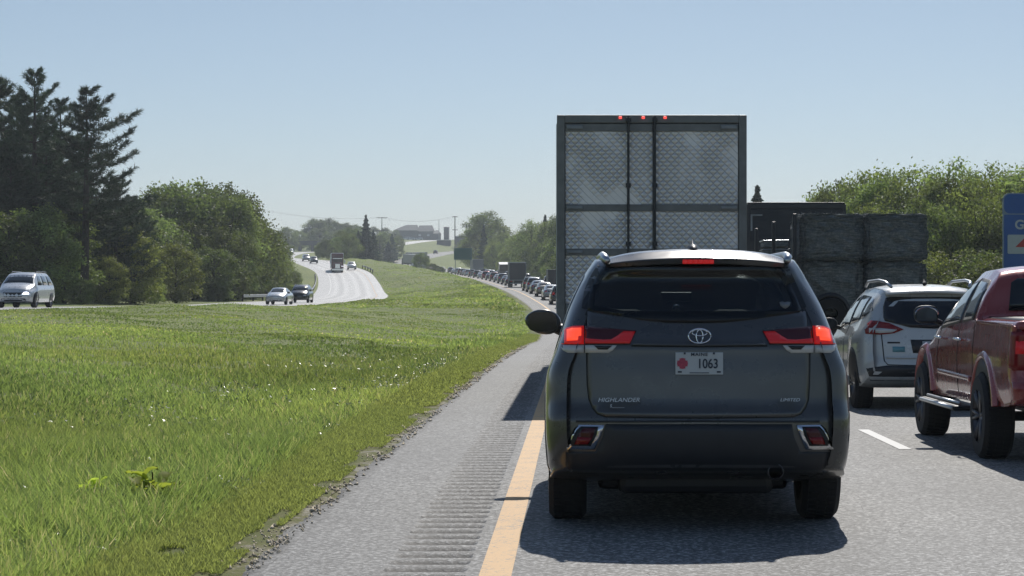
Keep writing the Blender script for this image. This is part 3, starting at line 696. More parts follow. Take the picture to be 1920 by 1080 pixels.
for i_ in range(n_+1):
    t_ = i_/n_; h_ = .085*t_**1.9; w_ = .022*(1-.4*t_)
    f_.append((t_, h_, w_))
tube(b, [(-.02, .5, 1.745), (-.02, .55, 1.775), (-.02, .60, 1.83)], [.035, .02, .006], 8)
for v in b.verts: v.co.x = -.02+(v.co.x+.02)*.5
tube(b, [(-.02, .42, 1.75), (-.02, .52, 1.76), (-.02, .66, 1.765)], [.012, .04, .012], 8)
obj('roof_antenna', b, M['trim'], HS, smooth=True)
for s in (-1, 1):
    b = bmesh.new(); tube(b, [(s*.57, .38, 1.69), (s*.585, .50, 1.715), (s*.595, .8, 1.735), (s*.60, 1.8, 1.742), (s*.60, 2.4, 1.73), (s*.59, 2.7, 1.70)], [.02, .026, .022, .02, .02, .012], 10)
    obj('roof_rail', b, M['satin'], HS, smooth=True)
# emblem: three ellipses
b = bmesh.new()
def ell(cx, cz, a, c, r, n=36): tube(b, [(cx+a*math.cos(2*math.pi*k/n), 0, cz+c*math.sin(2*math.pi*k/n)) for k in range(n+1)], r, 6)
ell(0, 0, .069, .045, .0048); ell(0, -.002, .021, .040, .0042); ell(0, .021, .047, .0195, .0042)
em = obj('emblem', b, M['chrome'], HS, smooth=True); ex, ez = PX(1311.7, 630); em.location = (ex, .052, ez); em.rotation_euler = (R(-4), 0, 0)
# plate
px0, pz0 = PX(1311, 681.5); pl = thing_part('licence_plate', HS, (px0, .045, pz0)); pl.rotation_euler = (R(-3), 0, 0)
obj('plate_sheet', bx(-.147, .147, -.003, .006, -.069, .069, .003), M['plate_white'], pl)
text('number', '1063', .082, M['plate_ink'], pl, (.052, -.0045, -.004), sx=.8, bold=.0012)
text('state_name', 'MAINE', .028, M['plate_ink'], pl, (0, -.0045, .055), sx=1.1, bold=.0006, space=1.2)
b = bmesh.new()
for k in range(4):
    a = math.pi/2*k; d = Vector((math.cos(a), math.sin(a))); n2 = Vector((-d.y, d.x))
    vs = [Vector((0, 0))+n2*.006, d*.03+n2*.02, d*.034, d*.03-n2*.02, -n2*.006]; vt = [b.verts.new((p.x, 0, p.y)) for p in vs]; b.faces.new(vt)
    d2 = Vector((math.cos(a+.785), math.sin(a+.785))); c = d2*.022; b.faces.new([b.verts.new((c.x+.007*math.cos(q*1.05), -.0003, c.y+.007*math.sin(q*1.05))) for q in range(6)])
vs = [b.verts.new((.015*math.cos(q*.524), -.0006, .015*math.sin(q*.524))) for q in range(12)]; b.faces.new(vs)
fe = obj('maltese_cross', b, M['plate_red'], pl); fe.location = (-.104, -.0045, .0)
b = bmesh.new()
for x, z, w, h in ((0, -.058, .06, .0025), (-.12, -.052, .012, .005), (.12, -.052, .012, .005)): obj('small_print', bx(x-w, x+w, -.0052, -.003, z-h, z+h), M['plate_ink'], pl)
for x, z in ((-.09, .062), (.09, .062)): obj('screw', bx(x-.006, x+.006, -.007, -.003, z-.006, z+.006), M['plate_ink'], pl)
# badges
bz = PX(1160, 750)
text('badge', 'HIGHLANDER', .036, M['satin'], HS, (bz[0], .040, bz[1]), (86, 0, 0), sx=1.15, shear=.25)
text('badge', 'S______', .026, M['satin'], HS, (PX(1157, 0)[0], .038, PX(0, 761)[1]), (86, 0, 0), sx=1.0, shear=.2)
text('badge', 'LIMITED', .028, M['satin'], HS, (PX(1481, 0)[0], .052, PX(0, 750)[1]), (86, 0, 0), sx=1.2, shear=.25)
# decal in the corner of the rear window
dc = PX(1480, 571.5); 
hp('window_sticker', [(dc[0]+x, dc[1]+z) for x, z in ((-.036, .016), (-.02, .020), (0, .016), (.02, .020), (.036, .016), (.03, -.006), (.014, -.02), (0, -.026), (-.014, -.02), (-.03, -.006))], M['aluminium'], .0155, thick=.001)
# exhaust, underbody, mirrors, wheels, arches
ex_ = PX(1454, 881, 13.2)
b = bmesh.new(); lathe_x(b, [(-.0, .045), (-.0, .05), (.25, .05), (.25, .043), (0, .043)], 20); bmesh.ops.rotate(b, verts=b.verts, matrix=Matrix.Rotation(R(90), 3, 'Z')); o = obj('exhaust_pipe', b, M['darkalloy'], HS, smooth=True); o.location = (ex_[0], .08, ex_[1]-.01)
b = bmesh.new(); box(b, -.62, .62, .9, 4.2, .2, .34, .03); box(b, -.5, .5, .55, .75, .2, .4, .05); tube(b, [(-.7, .95, .36), (.7, .95, .36)], .06, 10)
obj('underbody', b, M['black'], HS)
for s in (-1, 1):
    for yy in (.98, 3.77): wheel(HS, s*.82, yy, .375, .245, s, 'alloy')
    e = thing_part('side_mirror', HS, (s*1.03, 3.55, 1.27))
    b = bmesh.new(); bmesh.ops.create_uvsphere(b, u_segments=20, v_segments=14, radius=1)
    for v in b.verts:
        q = v.co; v.co = Vector((q.x*.135*(1+.1*(q.x*s < 0)), q.y*.1, q.z*.098*(1-.12*s*q.x)+.01*s*q.x))
        if v.co.y < -.035: v.co.y = -.035
    obj('housing', b, M['highlander_paint'], e, smooth=True)
    g_ = bmesh.new(); pts = [(.115*math.cos(a)*abs(math.cos(a))**-.35, .078*math.sin(a)*abs(math.sin(a))**-.35) for a in [2*math.pi*(k+.37)/24 for k in range(24)]]
    vs = [g_.verts.new((x, -.039, z)) for x, z in pts]; g_.faces.new(vs); obj('mirror_glass', g_, M['glass'], e)
    b = bmesh.new(); tube(b, [(-s*.08, .02, -.04), (-s*.17, .03, -.07)], [.04, .05], 8); obj('mirror_arm', b, M['black'], e)
    side = 'left' if s < 0 else 'right'
    for (a, c, zz) in ((.55, 1.45, 1.0), (1.5, 2.4, 1.0), (2.45, 3.45, 1.0)):
        hp('side_window', smooth_poly([(a+.05, 1.14), (c-.03, 1.13), (c-.06-(.35 if a > 2.4 else 0), 1.6), (a+.18, 1.6)], 3), M['glass_light'], .004, side, .12)
    for yy in (.98, 3.77):
        hp('wheel_arch', [(yy+.47*math.cos(a), .36+.47*math.sin(a)) for a in [math.pi*k/16 for k in range(17)]], M['black'], .004, side, .12)
    hp('door_seam', stroke([(2.42, .35), (2.42, 1.12)], .008), M['black'], .003, side, .15, .004)
hp('windshield', [(-.62, 2.95), (.62, 2.95), (.72, 3.85), (-.72, 3.85)], M['clear_glass'], .004, 'top', .15)
for s in (-1, 1): hp('headlight', [(s*.45, .72), (s*.8, .74), (s*.86, .86), (s*.5, .82)][::s], M['white_lens'], .006, 'front', .1)
hp('grille', [(-.4, .5), (.4, .5), (.45, .78), (-.45, .78)], M['black'], .005, 'front', .1)
# ------------------------------------------------------------------ generic cars, reused at a distance
COLORS = {k: paint(k+'_paint', c, .35, .3, .8, .2) for k, c in dict(black=(.008, .009, .011), charcoal=(.035, .04, .045), navy=(.012, .02, .05), silver=(.33, .34, .36), white=(.6, .62, .63), red=(.25, .015, .02), maroon=(.1, .015, .02), grey=(.1, .11, .12), blue=(.03, .08, .2), tan=(.24, .2, .15), green=(.02, .05, .03)).items()}
SHAPES = {
 'suv': dict(L=4.7, roof=[(0, 1.62), (.6, 1.68), (2.6, 1.66), (3.0, 1.58), (3.7, 1.14), (4.4, 1.02), (4.7, .88)], belt=[(0, 1.08), (3.4, 1.02), (4.7, .82)], rear=[(.25, .1), (.45, .02), (.7, 0), (.8, .06), (1.1, .1), (1.55, .38), (1.7, .5)], wr=[(0, .62), (2.6, .62), (3.0, .66), (3.7, .74), (4.7, .6)], win=1.08, top=1.58, tl=(.85, 1.15)),
 'sedan': dict(L=4.75, roof=[(0, 1.06), (.55, 1.10), (1.25, 1.40), (1.7, 1.45), (2.5, 1.44), (3.5, 1.02), (4.3, .92), (4.75, .76)], belt=[(0, .93), (.8, .96), (3.4, .92), (4.75, .7)], rear=[(.22, .12), (.4, .02), (.6, 0), (.9, .04), (1.06, .1), (1.5, .14)], wr=[(0, .68), (.55, .70), (1.3, .58), (2.5, .58), (3.5, .72), (4.75, .55)], win=.97, top=1.38, tl=(.78, .96)),
 'minivan': dict(L=5.1, roof=[(0, 1.66), (.5, 1.74), (3.0, 1.72), (3.5, 1.60), (4.3, 1.12), (4.8, 1.0), (5.1, .85)], belt=[(0, 1.08), (3.8, 1.0), (5.1, .8)], rear=[(.25, .1), (.45, .02), (.7, 0), (1.1, .06), (1.6, .26), (1.75, .4)], wr=[(0, .66), (3.0, .66), (3.5, .7), (4.3, .74), (5.1, .6)], win=1.08, top=1.64, tl=(.9, 1.35)),
 'pickup': dict(L=5.6, roof=[(0, 1.25), (1.72, 1.26), (1.80, 1.74), (2.3, 1.79), (3.2, 1.76), (3.95, 1.2), (5.2, 1.12), (5.6, .95)], belt=[(0, 1.18), (1.7, 1.19), (4.0, 1.1), (5.6, .85)], rear=[(.3, .1), (.5, 0), (.75, .04), (1.3, .05), (1.8, .06)], wr=[(0, .88), (1.7, .88), (1.78, .66), (3.2, .64), (3.95, .76), (5.6, .7)], win=1.22, top=1.7, tl=(.8, 1.15)),
}
def low_wheel(parent, x, y, r, w, s):
    b = bmesh.new(); h = w/2
    lathe_x(b, [(-h, r*.6), (-h, r*.93), (-h*.8, r), (h*.8, r), (h, r*.93), (h, r*.6)], 18); bmesh.ops.recalc_face_normals(b, faces=b.faces)
    t_ = obj('wheel', b, M['rubber'], parent, smooth=False); t_.location = (x, y, r)
    b = bmesh.new(); lathe_x(b, [(s*h*.9, .001), (s*h*.85, r*.2), (s*h*.6, r*.4), (s*h*.98, r*.64)], 12); obj('rim', b, M['darkalloy'], t_)
def car_proto(kind, hi=False):
    P = SHAPES[kind]; L = P['L']; W = .92 if kind != 'pickup' else .98
    ys = arange(.15, L-.1, .25)+([1.70, 1.74, 1.78, 1.82] if kind == 'pickup' else [])
    Sx = dict(L=L, ys=sorted(ys), round=.08, rlen=1.2, flen=1.1, rbulge=.12, fbulge=.3, zb=[(0, .36), (.5, .27), (L-.5, .25), (L, .3)], belt=P['belt'], roof=P['roof'],
              wm=[(0, W-.03), (.8, W), (L-1, W), (L, W-.12)], wb=[(0, W-.08), (L-1, W-.09), (L, W-.2)], wr=P['wr'], crown=[(0, .03), (L, .03)], rear=P['rear'], front=[(.2, .12), (.5, 0), (.75, .04), (.95, .25), (1.2, .6)])
    r_ = thing('car_proto', 'x', kind)
    b = shell(Sx, 3 if hi else 2, .1 if hi else .22, 3); bv = BVHTree.FromBMesh(b); obj('body', b, COLORS['silver'], r_, smooth=True)
    def q(name, poly, mat, side, off=.008, step=.2, parent=r_): return obj(name, panel(bv, poly, side, off, step, .015), M[mat], parent, smooth=True)
    z0, z1 = P['win'], P['top']
    rx = itp(P['wr'], .5)
    if kind == 'sedan': q('rear_window', [(-.6, .62), (.6, .62), (.5, 1.2), (-.5, 1.2)], 'glass', 'top')
    elif kind == 'pickup': q('rear_window', [(-.68, 1.30), (.68, 1.30), (.58, 1.62), (-.58, 1.62)], 'glass', 'rear')
    else: q('rear_window', [(-.72, z0+.03), (.72, z0+.03), (.62, z1-.06), (-.62, z1-.06)], 'glass', 'rear')
    rf = P['roof']; k = max(i for i, t_ in enumerate(rf) if t_[1] > (1.35 if kind == 'sedan' else 1.5)); wy0, wy1 = rf[k][0], rf[k+1][0]
    q('windshield', [(-.6, wy0+.06), (.6, wy0+.06), (.70, wy1-.06), (-.70, wy1-.06)], 'windshield', 'top')
    y0 = .35 if kind in ('suv', 'minivan') else (1.25 if kind == 'sedan' else 1.95)
    n = 3 if kind in ('suv', 'minivan') else 2; xe = wy1-.45
    for sd_ in ('left', 'right'):
        for i in range(n):
            a = y0+(xe-y0)*i/n+.04; c = y0+(xe-y0)*(i+1)/n-.04; tr = .35 if i == n-1 else .03; tl_ = .18 if i == 0 else .03
            q('side_window', [(a, z0+.02), (c, z0-.01), (c-tr, z1-.07), (a+tl_, z1-.07)], 'glass_light', sd_)
        for yy in (.95, L-.95): q('wheel_arch', [(yy+.42*math.cos(t_), .34+.42*math.sin(t_)) for t_ in [math.pi*u/10 for u in range(11)]], 'black', sd_, .006)
    a, c = P['tl']
    for s in (1, -1):
        f = (lambda p: p) if s == 1 else mir
        q('taillight', f([(.55, a+.06), (W-.10, a), (W-.08, c-.02), (.62, c)]) if kind != 'minivan' else f([(.70, a), (W-.08, a), (W-.10, c), (.76, c)]), 'red_lens', 'rear', .01)
        q('headlight', f([(.42, .62), (W-.16, .64), (W-.13, .78), (.5, .74)]), 'white_lens', 'front', .01)
        for yy in (.95, L-.95): low_wheel(r_, s*(W-.13), yy, .35, .23, s)
        b = bmesh.new(); box(b, -.09, .09, -.05, .05, -.06, .06, .03); m_ = obj('side_mirror', b, M['black'], r_, smooth=True); m_.location = (s*(W+.03), wy1-.35, z0+.04)
    q('licence_plate', [(-.16, .62), (.16, .62), (.16, .76), (-.16, .76)], 'plate_white', 'rear', .012)
    q('rear_bumper_trim', [(-.75, .38), (.75, .38), (.78, .54), (-.78, .54)], 'trim', 'rear', .006)
    q('grille', [(-.42, .5), (.42, .5), (.48, .72), (-.48, .72)], 'black', 'front', .008)
    q('air_intake', [(-.6, .32), (.6, .32), (.55, .44), (-.55, .44)], 'black', 'front', .008)
    if kind in ('suv', 'minivan'):
        for s in (-1, 1):
            b = bmesh.new(); zt = itp(P['roof'], 1)+.05; tube(b, [(s*.57, .6, zt-.05), (s*.58, .8, zt), (s*.58, 2.4, zt), (s*.57, 2.6, zt-.06)], .018, 6); obj('roof_rail', b, M['aluminium'], r_)
    return r_
def copy_tree(o, parent=None):
    c = o.copy(); COL.objects.link(c); c.parent = parent
    for k in list(c.keys()):
        pass
    for ch in list(o.children): copy_tree(ch, c)
    return c
protos = {k: car_proto(k) for k in SHAPES}; used = set()
def place_car(kind, color, x, y, z, rz, label, group=None, cat=None, name=None, lit=False, pitch=0.0):
    src = protos[kind]
    if kind in used: c = copy_tree(src)
    else: c = src; used.add(kind)
    c.name = name or {'suv': 'suv', 'sedan': 'sedan_car', 'minivan': 'minivan', 'pickup': 'pickup_truck'}[kind]
    c.location = (x, y, z); c.rotation_euler = (pitch, 0, rz); c['label'] = label; c['category'] = cat or {'suv': 'suv', 'sedan': 'car', 'minivan': 'minivan', 'pickup': 'pickup truck'}[kind]
    if group: c['group'] = group
    elif 'group' in c: del c['group']
    for ch in c.children:
        nm = ch.name.split('.')[0]
        if nm == 'body': ch.material_slots[0].link = 'OBJECT'; ch.material_slots[0].material = COLORS[color]
        if nm == 'taillight' and lit: ch.material_slots[0].link = 'OBJECT'; ch.material_slots[0].material = M['dim_red']
    return c
def on_A(lane, y):
    """lane 0 left, 1 right -> position, heading, pitch"""
    o = (1.3, 4.85)[lane]; x = float(Ax(y))+o; dx = float(Ax(y+3)-Ax(y-3))/6; dz = float(gA(y+3)-gA(y-3))/6
    return x, y, float(gA(y)), -math.atan(dx), math.atan(dz)
def on_B(off, y):
    x = float(Bx(y))+off; dx = float(Bx(y+3)-Bx(y-3))/6; return x, y, float(gB(y)), math.pi-math.atan(dx)
GQ = 'cars queuing ahead on the left curving lanes'
# (lane, y, kind, colour, label)
QUEUE = [
 (0, 176, 'sedan', 'red', 'small red car lowest in the jam beside the silver trailer edge'),
 (0, 190, 'suv', 'black', 'tall black suv in the jam just above the small red car'),
 (0, 204, 'sedan', 'silver', 'silver car in the left lane between the black suv and a red suv'),
 (1, 204, 'suv', 'maroon', 'maroon suv in the right lane at the near end of the jam'),
 (0, 217, 'sedan', 'tan', 'tan car in the left lane ahead of the near silver car'),
 (0, 230, 'sedan', 'grey', 'grey car in the left lane, third behind the dark box truck'),
 (0, 243, 'suv', 'silver', 'silver suv in the left lane, second behind the dark box truck'),
 (0, 257, 'suv', 'charcoal', 'charcoal suv nearest behind the dark box truck'),
 (1, 222, 'suv', 'navy', 'navy suv in the right lane behind the low dark trailer'),
 (0, 328, 'sedan', 'black', 'black car in the left lane nearest ahead of the dark box truck'),
 (0, 342, 'sedan', 'charcoal', 'charcoal car second ahead of the dark box truck'),
 (0, 357, 'suv', 'grey', 'grey suv third ahead of the dark box truck'),
 (0, 373, 'sedan', 'silver', 'silver car fourth ahead of the dark box truck'),
 (0, 391, 'suv', 'maroon', 'maroon suv in the left lane midway along the jam'),
 (1, 352, 'suv', 'black', 'black suv in the right lane ahead of the dark box truck'),
 (1, 372, 'suv', 'white', 'white suv in the right lane just behind the tipper truck'),
 (1, 396, 'sedan', 'silver', 'silver car in the right lane midway along the jam'),
 (0, 410, 'sedan', 'charcoal', 'charcoal car in the left lane behind the second red car'),
 (0, 430, 'suv', 'red', 'bright red suv in the left lane midway along the jam'),
 (1, 446, 'minivan', 'grey', 'grey minivan in the right lane beside the bright red suv'),
 (0, 452, 'sedan', 'white', 'white car ahead of the bright red suv in the left lane'),
 (0, 474, 'suv', 'black', 'black suv near the far end of the left lane'),
 (1, 462, 'sedan', 'black', 'black car in the right lane below the pale trailer'),
 (1, 496, 'suv', 'silver', 'silver suv in the right lane just behind the pale trailer'),
 (0, 498, 'pickup', 'grey', 'grey pickup truck near the far end of the left lane'),
 (0, 524, 'suv', 'white', 'white suv beside the green road sign in the far jam'),
 (1, 530, 'sedan', 'navy', 'navy car beside the pale trailer in the far jam'),
 (0, 552, 'suv', 'navy', 'navy suv at the far end of the jam by the bushes'),
 (0, 580, 'minivan', 'white', 'white minivan last before the bushes hide the jam'),
 (0, 612, 'suv', 'grey', 'grey suv half hidden by the median bushes'),
 (0, 690, 'sedan', 'white', 'white car between the two far trailers'),
 (0, 655, 'suv', 'silver', 'silver suv just right of the second far trailer'),
 (0, 720, 'sedan', 'silver', 'silver car beside the leftmost far trailer'),
 (0, 640, 'sedan', 'black', 'black car half hidden behind the lone median bush'),
 (1, 238, 'suv', 'white', 'white suv in the right lane left of the silver trailer edge'),
 (1, 284, 'minivan', 'charcoal', 'charcoal minivan in the right lane beside the dark box truck'),
 (1, 410, 'suv', 'grey', 'grey suv in the right lane right behind the tipper truck'),
 (1, 480, 'suv', 'white', 'white suv in the right lane two behind the pale trailer'),
 (1, 514, 'pickup', 'black', 'black pickup truck touching the tail of the pale trailer'),
 (0, 540, 'sedan', 'silver', 'silver car behind the navy suv at the far end'),
 (0, 566, 'suv', 'black', 'black suv right behind the far white minivan'),
 (0, 597, 'sedan', 'white', 'white car nearest to the median bushes'),
 (0, 985, 'suv', 'black', 'dark suv alone on the far uphill stretch of road'),
 (1, 1075, 'suv', 'charcoal', 'dark suv beside the post of the green road sign'),
]
for ln, y, kind, colr, lab in QUEUE:
    x, y_, z, rz, p = on_A(ln, y); place_car(kind, colr, x, y, z, rz, lab, GQ, lit=(y < 600), pitch=p)
def ob(off, y, kind, colr, lab, **k):
    x, y_, z, rz = on_B(off, y); return place_car(kind, colr, x, y, z, rz, lab, **k)
c = ob(2.2, 187, 'sedan', 'white', 'white car coming toward us in front of the guardrail')
c = ob(1.7, 204, 'suv', 'black', 'dark suv coming toward us right behind the white car')
ob(3.0, 462, 'suv', 'white', 'white suv beside the red truck where the far road bends')
ob(-1.5, 520, 'suv', 'charcoal', 'dark suv on the far bend left of the red truck')
ob(-1.5, 545, 'minivan', 'silver', 'silver minivan behind the dark suv on the far bend')
ob(0.5, 790, 'suv', 'white', 'white suv glimpsed left among the trees beyond the bend')
ob(2.0, 770, 'minivan', 'white', 'white minivan glimpsed right among the trees beyond the bend')

# white crossover coming the other way, close enough to show its face
r_ = car_proto('suv', True); r_.name = 'suv'
tag(r_, 'white suv with a lit headlight passing the dark trees at far left', 'suv')
r_.location = (-26.3, 101.5, gz(-26.3-.0, 101)+.0); r_.rotation_euler = (0, 0, math.pi-.0); r_.location.z = float(gB(100))
r_.location.x = -26.3; r_.location.y = 104.3
for ch in r_.children:
    nm = ch.name.split('.')[0]
    if nm == 'body': ch.data.materials[0] = COLORS['white']
    if nm == 'headlight' and ch.bound_box[0][0] < 0: ch.data.materials[0] = M['headlamp']

# ------------------------------------------------------------------ trucks in the jam
def wheel_pair(parent, x, y, r=.5, w=.5):
    for s in (-1, 1):
        b = bmesh.new(); lathe_x(b, [(-w/2, r*.5), (-w/2, r*.93), (-w/2*.85, r), (w/2*.85, r), (w/2, r*.93), (w/2, r*.5), (w/2*.7, r*.1)], 20)
        bmesh.ops.recalc_face_normals(b, faces=b.faces); o = obj('wheel', b, M['rubber'], parent); o.location = (s*x, y, r)
def box_truck(name, label, cat, y, lane, L, W, z0, z1, mat, roofmat=None, cab=True, low=False, group=None, rear='door', pos=None):
    x, y_, z, rz, p = pos or on_A(lane, y); th = thing(name, label, cat, (x, y_, z), rz, group); th.rotation_euler.x = p
    b = bmesh.new(); box(b, -W/2, W/2, 0, L, z0, z1, .04); cb = obj('cargo_box', b, mat, th)
    b = bmesh.new(); box(b, -W/2-.02, W/2+.02, -.02, L+.02, z1+.002, z1+.05, .01); obj('roof_cap', b, roofmat or M['white_paint'], th)
    b = bmesh.new()
    for s in (-1, 1): box(b, s*W/2-.05, s*W/2+.05, -.04, .03, z0, z1, .01)
    box(b, -W/2+.05, W/2-.05, -.04, .03, z1-.12, z1-.0, .01); box(b, -W/2+.05, W/2-.05, -.04, .03, z0, z0+.12, .01)
    obj('door_frame', b, M['trim'] if mat is BG else M['aluminium'], th)
    for k in (-1, 1):
        b = bx(k*W/4-W/4+.06, k*W/4+W/4-.06, -.02, .01, z0+.13, z1-.13, .01); obj('rear_door', b, mat, th)
    obj('bumper', bx(-W/2+.1, W/2-.1, -.05, .05, .5, .62, .01), M['steel'], th)
    obj('chassis', bx(-.5, .5, .2, L+1.5 if cab else L-.5, .55, z0-.01), M['black'], th)
    for s in (-1, 1): obj('taillight', bx(s*(W/2-.3)-.1, s*(W/2-.3)+.1, -.06, -.02, z0-.16, z0-.06, .01), M['dim_red'], th)
    for yy in ([1.2, 2.5] if L > 9 else [1.6]): wheel_pair(th, W/2-.28, yy)
    if cab:
        b = bmesh.new(); box(b, -W/2+.12, W/2-.12, L+.35, L+2.2, .55, 2.75 if W > 2.4 else 2.4, .15, 3); obj('cab', b, M['trim'], th)
        wheel_pair(th, W/2-.25, L+1.6, .5, .3)
        b = bmesh.new(); box(b, -W/2+.3, W/2-.3, L+2.15, L+2.21, 1.6, 2.4, .02); obj('windshield', b, M['glass'], th)
    return th
DG = plain('dark_box_panel', (.03, .035, .04), .5); SG = plain('silver_box_panel', (.2, .21, .22), .45, .3); BG = plain('black_box_panel', (.012, .016, .024), .5)
t = box_truck('box_truck', 'dark box truck with pale roof standing tall in the jam', 'truck', 306, 0, 6.0, 2.4, 1.0, 3.6, DG)
t = box_truck('box_trailer', 'low dark trailer with flat top right of the dark box truck', 'trailer', 262, 1, 6.5, 2.4, .7, 2.55, BG, M['aluminium'], False)
t = box_truck('box_trailer', 'pale silver trailer in the jam beside the green road sign', 'trailer', 548, 1, 14, 2.6, 1.1, 4.1, SG, None, True)
t = box_truck('box_trailer', 'leftmost of the two pale trailers on the far stretch', 'trailer', 795, 1, 14, 2.6, 1.1, 4.1, SG, None, True, pos=(*(lambda q: (q[0], q[1], q[2]))(on_A(1, 795)), -.35, .03))
t = box_truck('box_trailer', 'right one of the two pale trailers on the far stretch', 'trailer', 745, 1, 14, 2.6, 1.1, 4.1, SG, None, True, pos=(*(lambda q: (q[0], q[1], q[2]))(on_A(1, 745)), .35, .03))
# tipper truck with its bed raised
x, y_, z, rz, p = on_A(1, 425); th = thing('tipper_truck', 'small tipper truck with sloping pale bed left of the dark box truck roof', 'truck', (x, y_, z), rz)
b = bmesh.new(); box(b, -1.15, 1.15, 0, 3.6, 0, 1.3, .05); o = obj('tipper_bed', b, M['charcoal'] if 'charcoal' in M else COLORS['charcoal'], th); o.location = (0, 0, 1.7); o.rotation_euler = (R(8), 0, 0)
obj('bed_cover', bx(-1.2, 1.2, 0, 3.6, 1.31, 1.36), M['white_paint'], o)
obj('chassis', bx(-.5, .5, .2, 6, .6, 1.2), M['black'], th); obj('cab', bx(-1.1, 1.1, 4, 6, .7, 2.7, .15), COLORS['grey'], th); wheel_pair(th, .9, 1.2); wheel_pair(th, .95, 5)
# red semi truck on the opposite road
x, y_, z, rz = on_B(-1.0, 442); th = thing('semi_truck', 'red nosed semi truck with pale trailer rounding the far bend', 'truck', (x, y_, z), math.pi+.125)
DR = COLORS['maroon']
b = bmesh.new(); box(b, -1.22, 1.22, -3.2, 0, .7, 3.0, .15, 3); obj('cab', b, DR, th)
b = bmesh.new(); box(b, -.8, .8, -.05, 1.7, .6, 1.95, .2, 3); obj('hood', b, DR, th)
obj('grille', bx(-.5, .5, 1.68, 1.74, .8, 1.75, .02), M['chrome'], th)
b = bmesh.new(); v_ = [b.verts.new(p) for p in ((-.95, .03, 2.05), (.95, .03, 2.05), (.95, .03, 2.75), (-.95, .03, 2.75))]; b.faces.new(v_); obj('windshield', b, M['glass'], th)
obj('sun_visor', bx(-1.0, 1.0, 0, .3, 2.78, 2.95, .02), M['chrome'], th)
obj('bumper', bx(-1.2, 1.2, 1.6, 1.85, .35, .75, .05), M['chrome'], th)
for s in (-1, 1):
    obj('headlight', bx(s*.95-.2, s*.95+.2, 1.2, 1.35, .95, 1.3, .05), M['headlamp'] if s < 0 else M['white_lens'], th)
    obj('side_mirror', bx(s*1.45-.12, s*1.45+.12, -.2, -.1, 1.9, 2.6, .03), M['white_paint'], th)
    obj('fender', bx(s*.98-.25, s*.98+.25, .1, 1.5, .7, 1.25, .15), DR, th)
wheel_pair(th, 1.0, .8, .5, .3); wheel_pair(th, .95, -3.0)
obj('fairing', bx(-1.2, 1.2, -3.0, -.6, 3.0, 3.95, .2, 3), DR, th)
obj('trailer_box', bx(-1.3, 1.3, -17.5, -3.6, 1.1, 4.1, .05), M['white_paint'], th)
wheel_pair(th, .95, -15.5); wheel_pair(th, .95, -14.2)

# ------------------------------------------------------------------ silver box trailer ahead of the dark suv
TY, TX, TW = 29.2, 1.045, 2.6
def TP(px, py): return ((px-1079)*TY/4000-TX, EYE+(560-py)*TY/4000)
TT = thing('semi_trailer', 'tall silver box trailer with quilted steel rear doors and three red lamps', 'trailer', (TX, TY, 0))
t = NT('quilted_steel'); v = t.coord(); sx = t.n('SeparateXYZ'); t.put(sx.inputs[0], v)
lum = t.noise(v, 2.2, 3); warp = t.noise(v, 3.0, 2)
def ridge(sgn):
    u = t.math('ADD', sx.outputs['Z'], t.math('MULTIPLY', sx.outputs['X'], sgn)); u = t.math('ADD', t.math('MULTIPLY', u, 9.5), t.math('MULTIPLY', warp, .35))
    f = t.math('PINGPONG', u, .5); return t.math('MULTIPLY', f, 2.0)      # 0..1 triangular
ra_, rb_ = ridge(1.0), ridge(-1.0); h = t.math('MULTIPLY', t.math('POWER', ra_, .6), t.math('POWER', rb_, .6))
seam = t.math('MULTIPLY', t.ramp(ra_, [(0.0, (0,)*3), (.16, (1,)*3)]), t.ramp(rb_, [(0.0, (0,)*3), (.16, (1,)*3)]))
patch = t.ramp(t.noise(v, 1.0, 2), [(.26, (0,)*3), (.42, (1,)*3)]); p2 = t.ramp(t.noise(t.coord((1.3, 1, .9)), 1.1, 2), [(.38, (0,)*3), (.50, (1,)*3)])
sa = t.math('MULTIPLY', t.ramp(ra_, [(0.0, (1,)*3), (.2, (0,)*3)]), patch); sb = t.math('MULTIPLY', t.ramp(rb_, [(0.0, (1,)*3), (.2, (0,)*3)]), p2)
c = t.ramp(lum, [(.3, (.62, .60, .57)), (.7, (.78, .76, .73))]); c = t.mix(t.math('MULTIPLY', t.math('MAXIMUM', sa, sb), .7), c, (.17, .175, .18))
t.set(Base_Color=c, Metallic=.45, Roughness=t.ramp(lum, [(.3, (.28,)*3), (.7, (.42,)*3)])); t.bump(t.math('MULTIPLY', h, t.math('MULTIPLY', patch, p2)), .7, .025); M['quilt'] = t.m
M['door_bar'] = plain('door_bar', (.17, .175, .17), .5, .3, .2)
zt = 3.965; zb_ = 1.08
obj('cargo_box', bx(-TW/2+.012, TW/2-.012, .09, 16.1, zb_, zt-.02), M['aluminium'], TT)
fr = bmesh.new()
for s in (-1, 1): box(fr, s*(TW/2-.055)-.055, s*(TW/2-.055)+.055, 0, .16, zb_, zt, .012)
box(fr, -TW/2+.11, TW/2-.11, 0, .16, zt-.11, zt, .01); box(fr, -TW/2+.11, TW/2-.11, 0, .16, zb_, zb_+.15, .01)
obj('rear_frame', fr, M['door_bar'], TT)
for s in (-1, 1):                        # side rails give the long flanks their ribs
    for k in range(14): pass
    rb2 = bmesh.new(); [box(rb2, s*(TW/2)-.012, s*(TW/2)+.004, .3+k*.61, .36+k*.61, zb_+.1, zt-.1) for k in range(26)]; obj('side_panel', rb2, M['white_paint'], TT)
bars_z = [(TP(0, 246)[1], zt-.12), (TP(0, 396)[1], TP(0, 383)[1]), (TP(0, 479)[1], TP(0, 466)[1]), (zb_+.16, zb_+.3)]
xs = TP(1178, 0)[0], TP(1225, 0)[0]
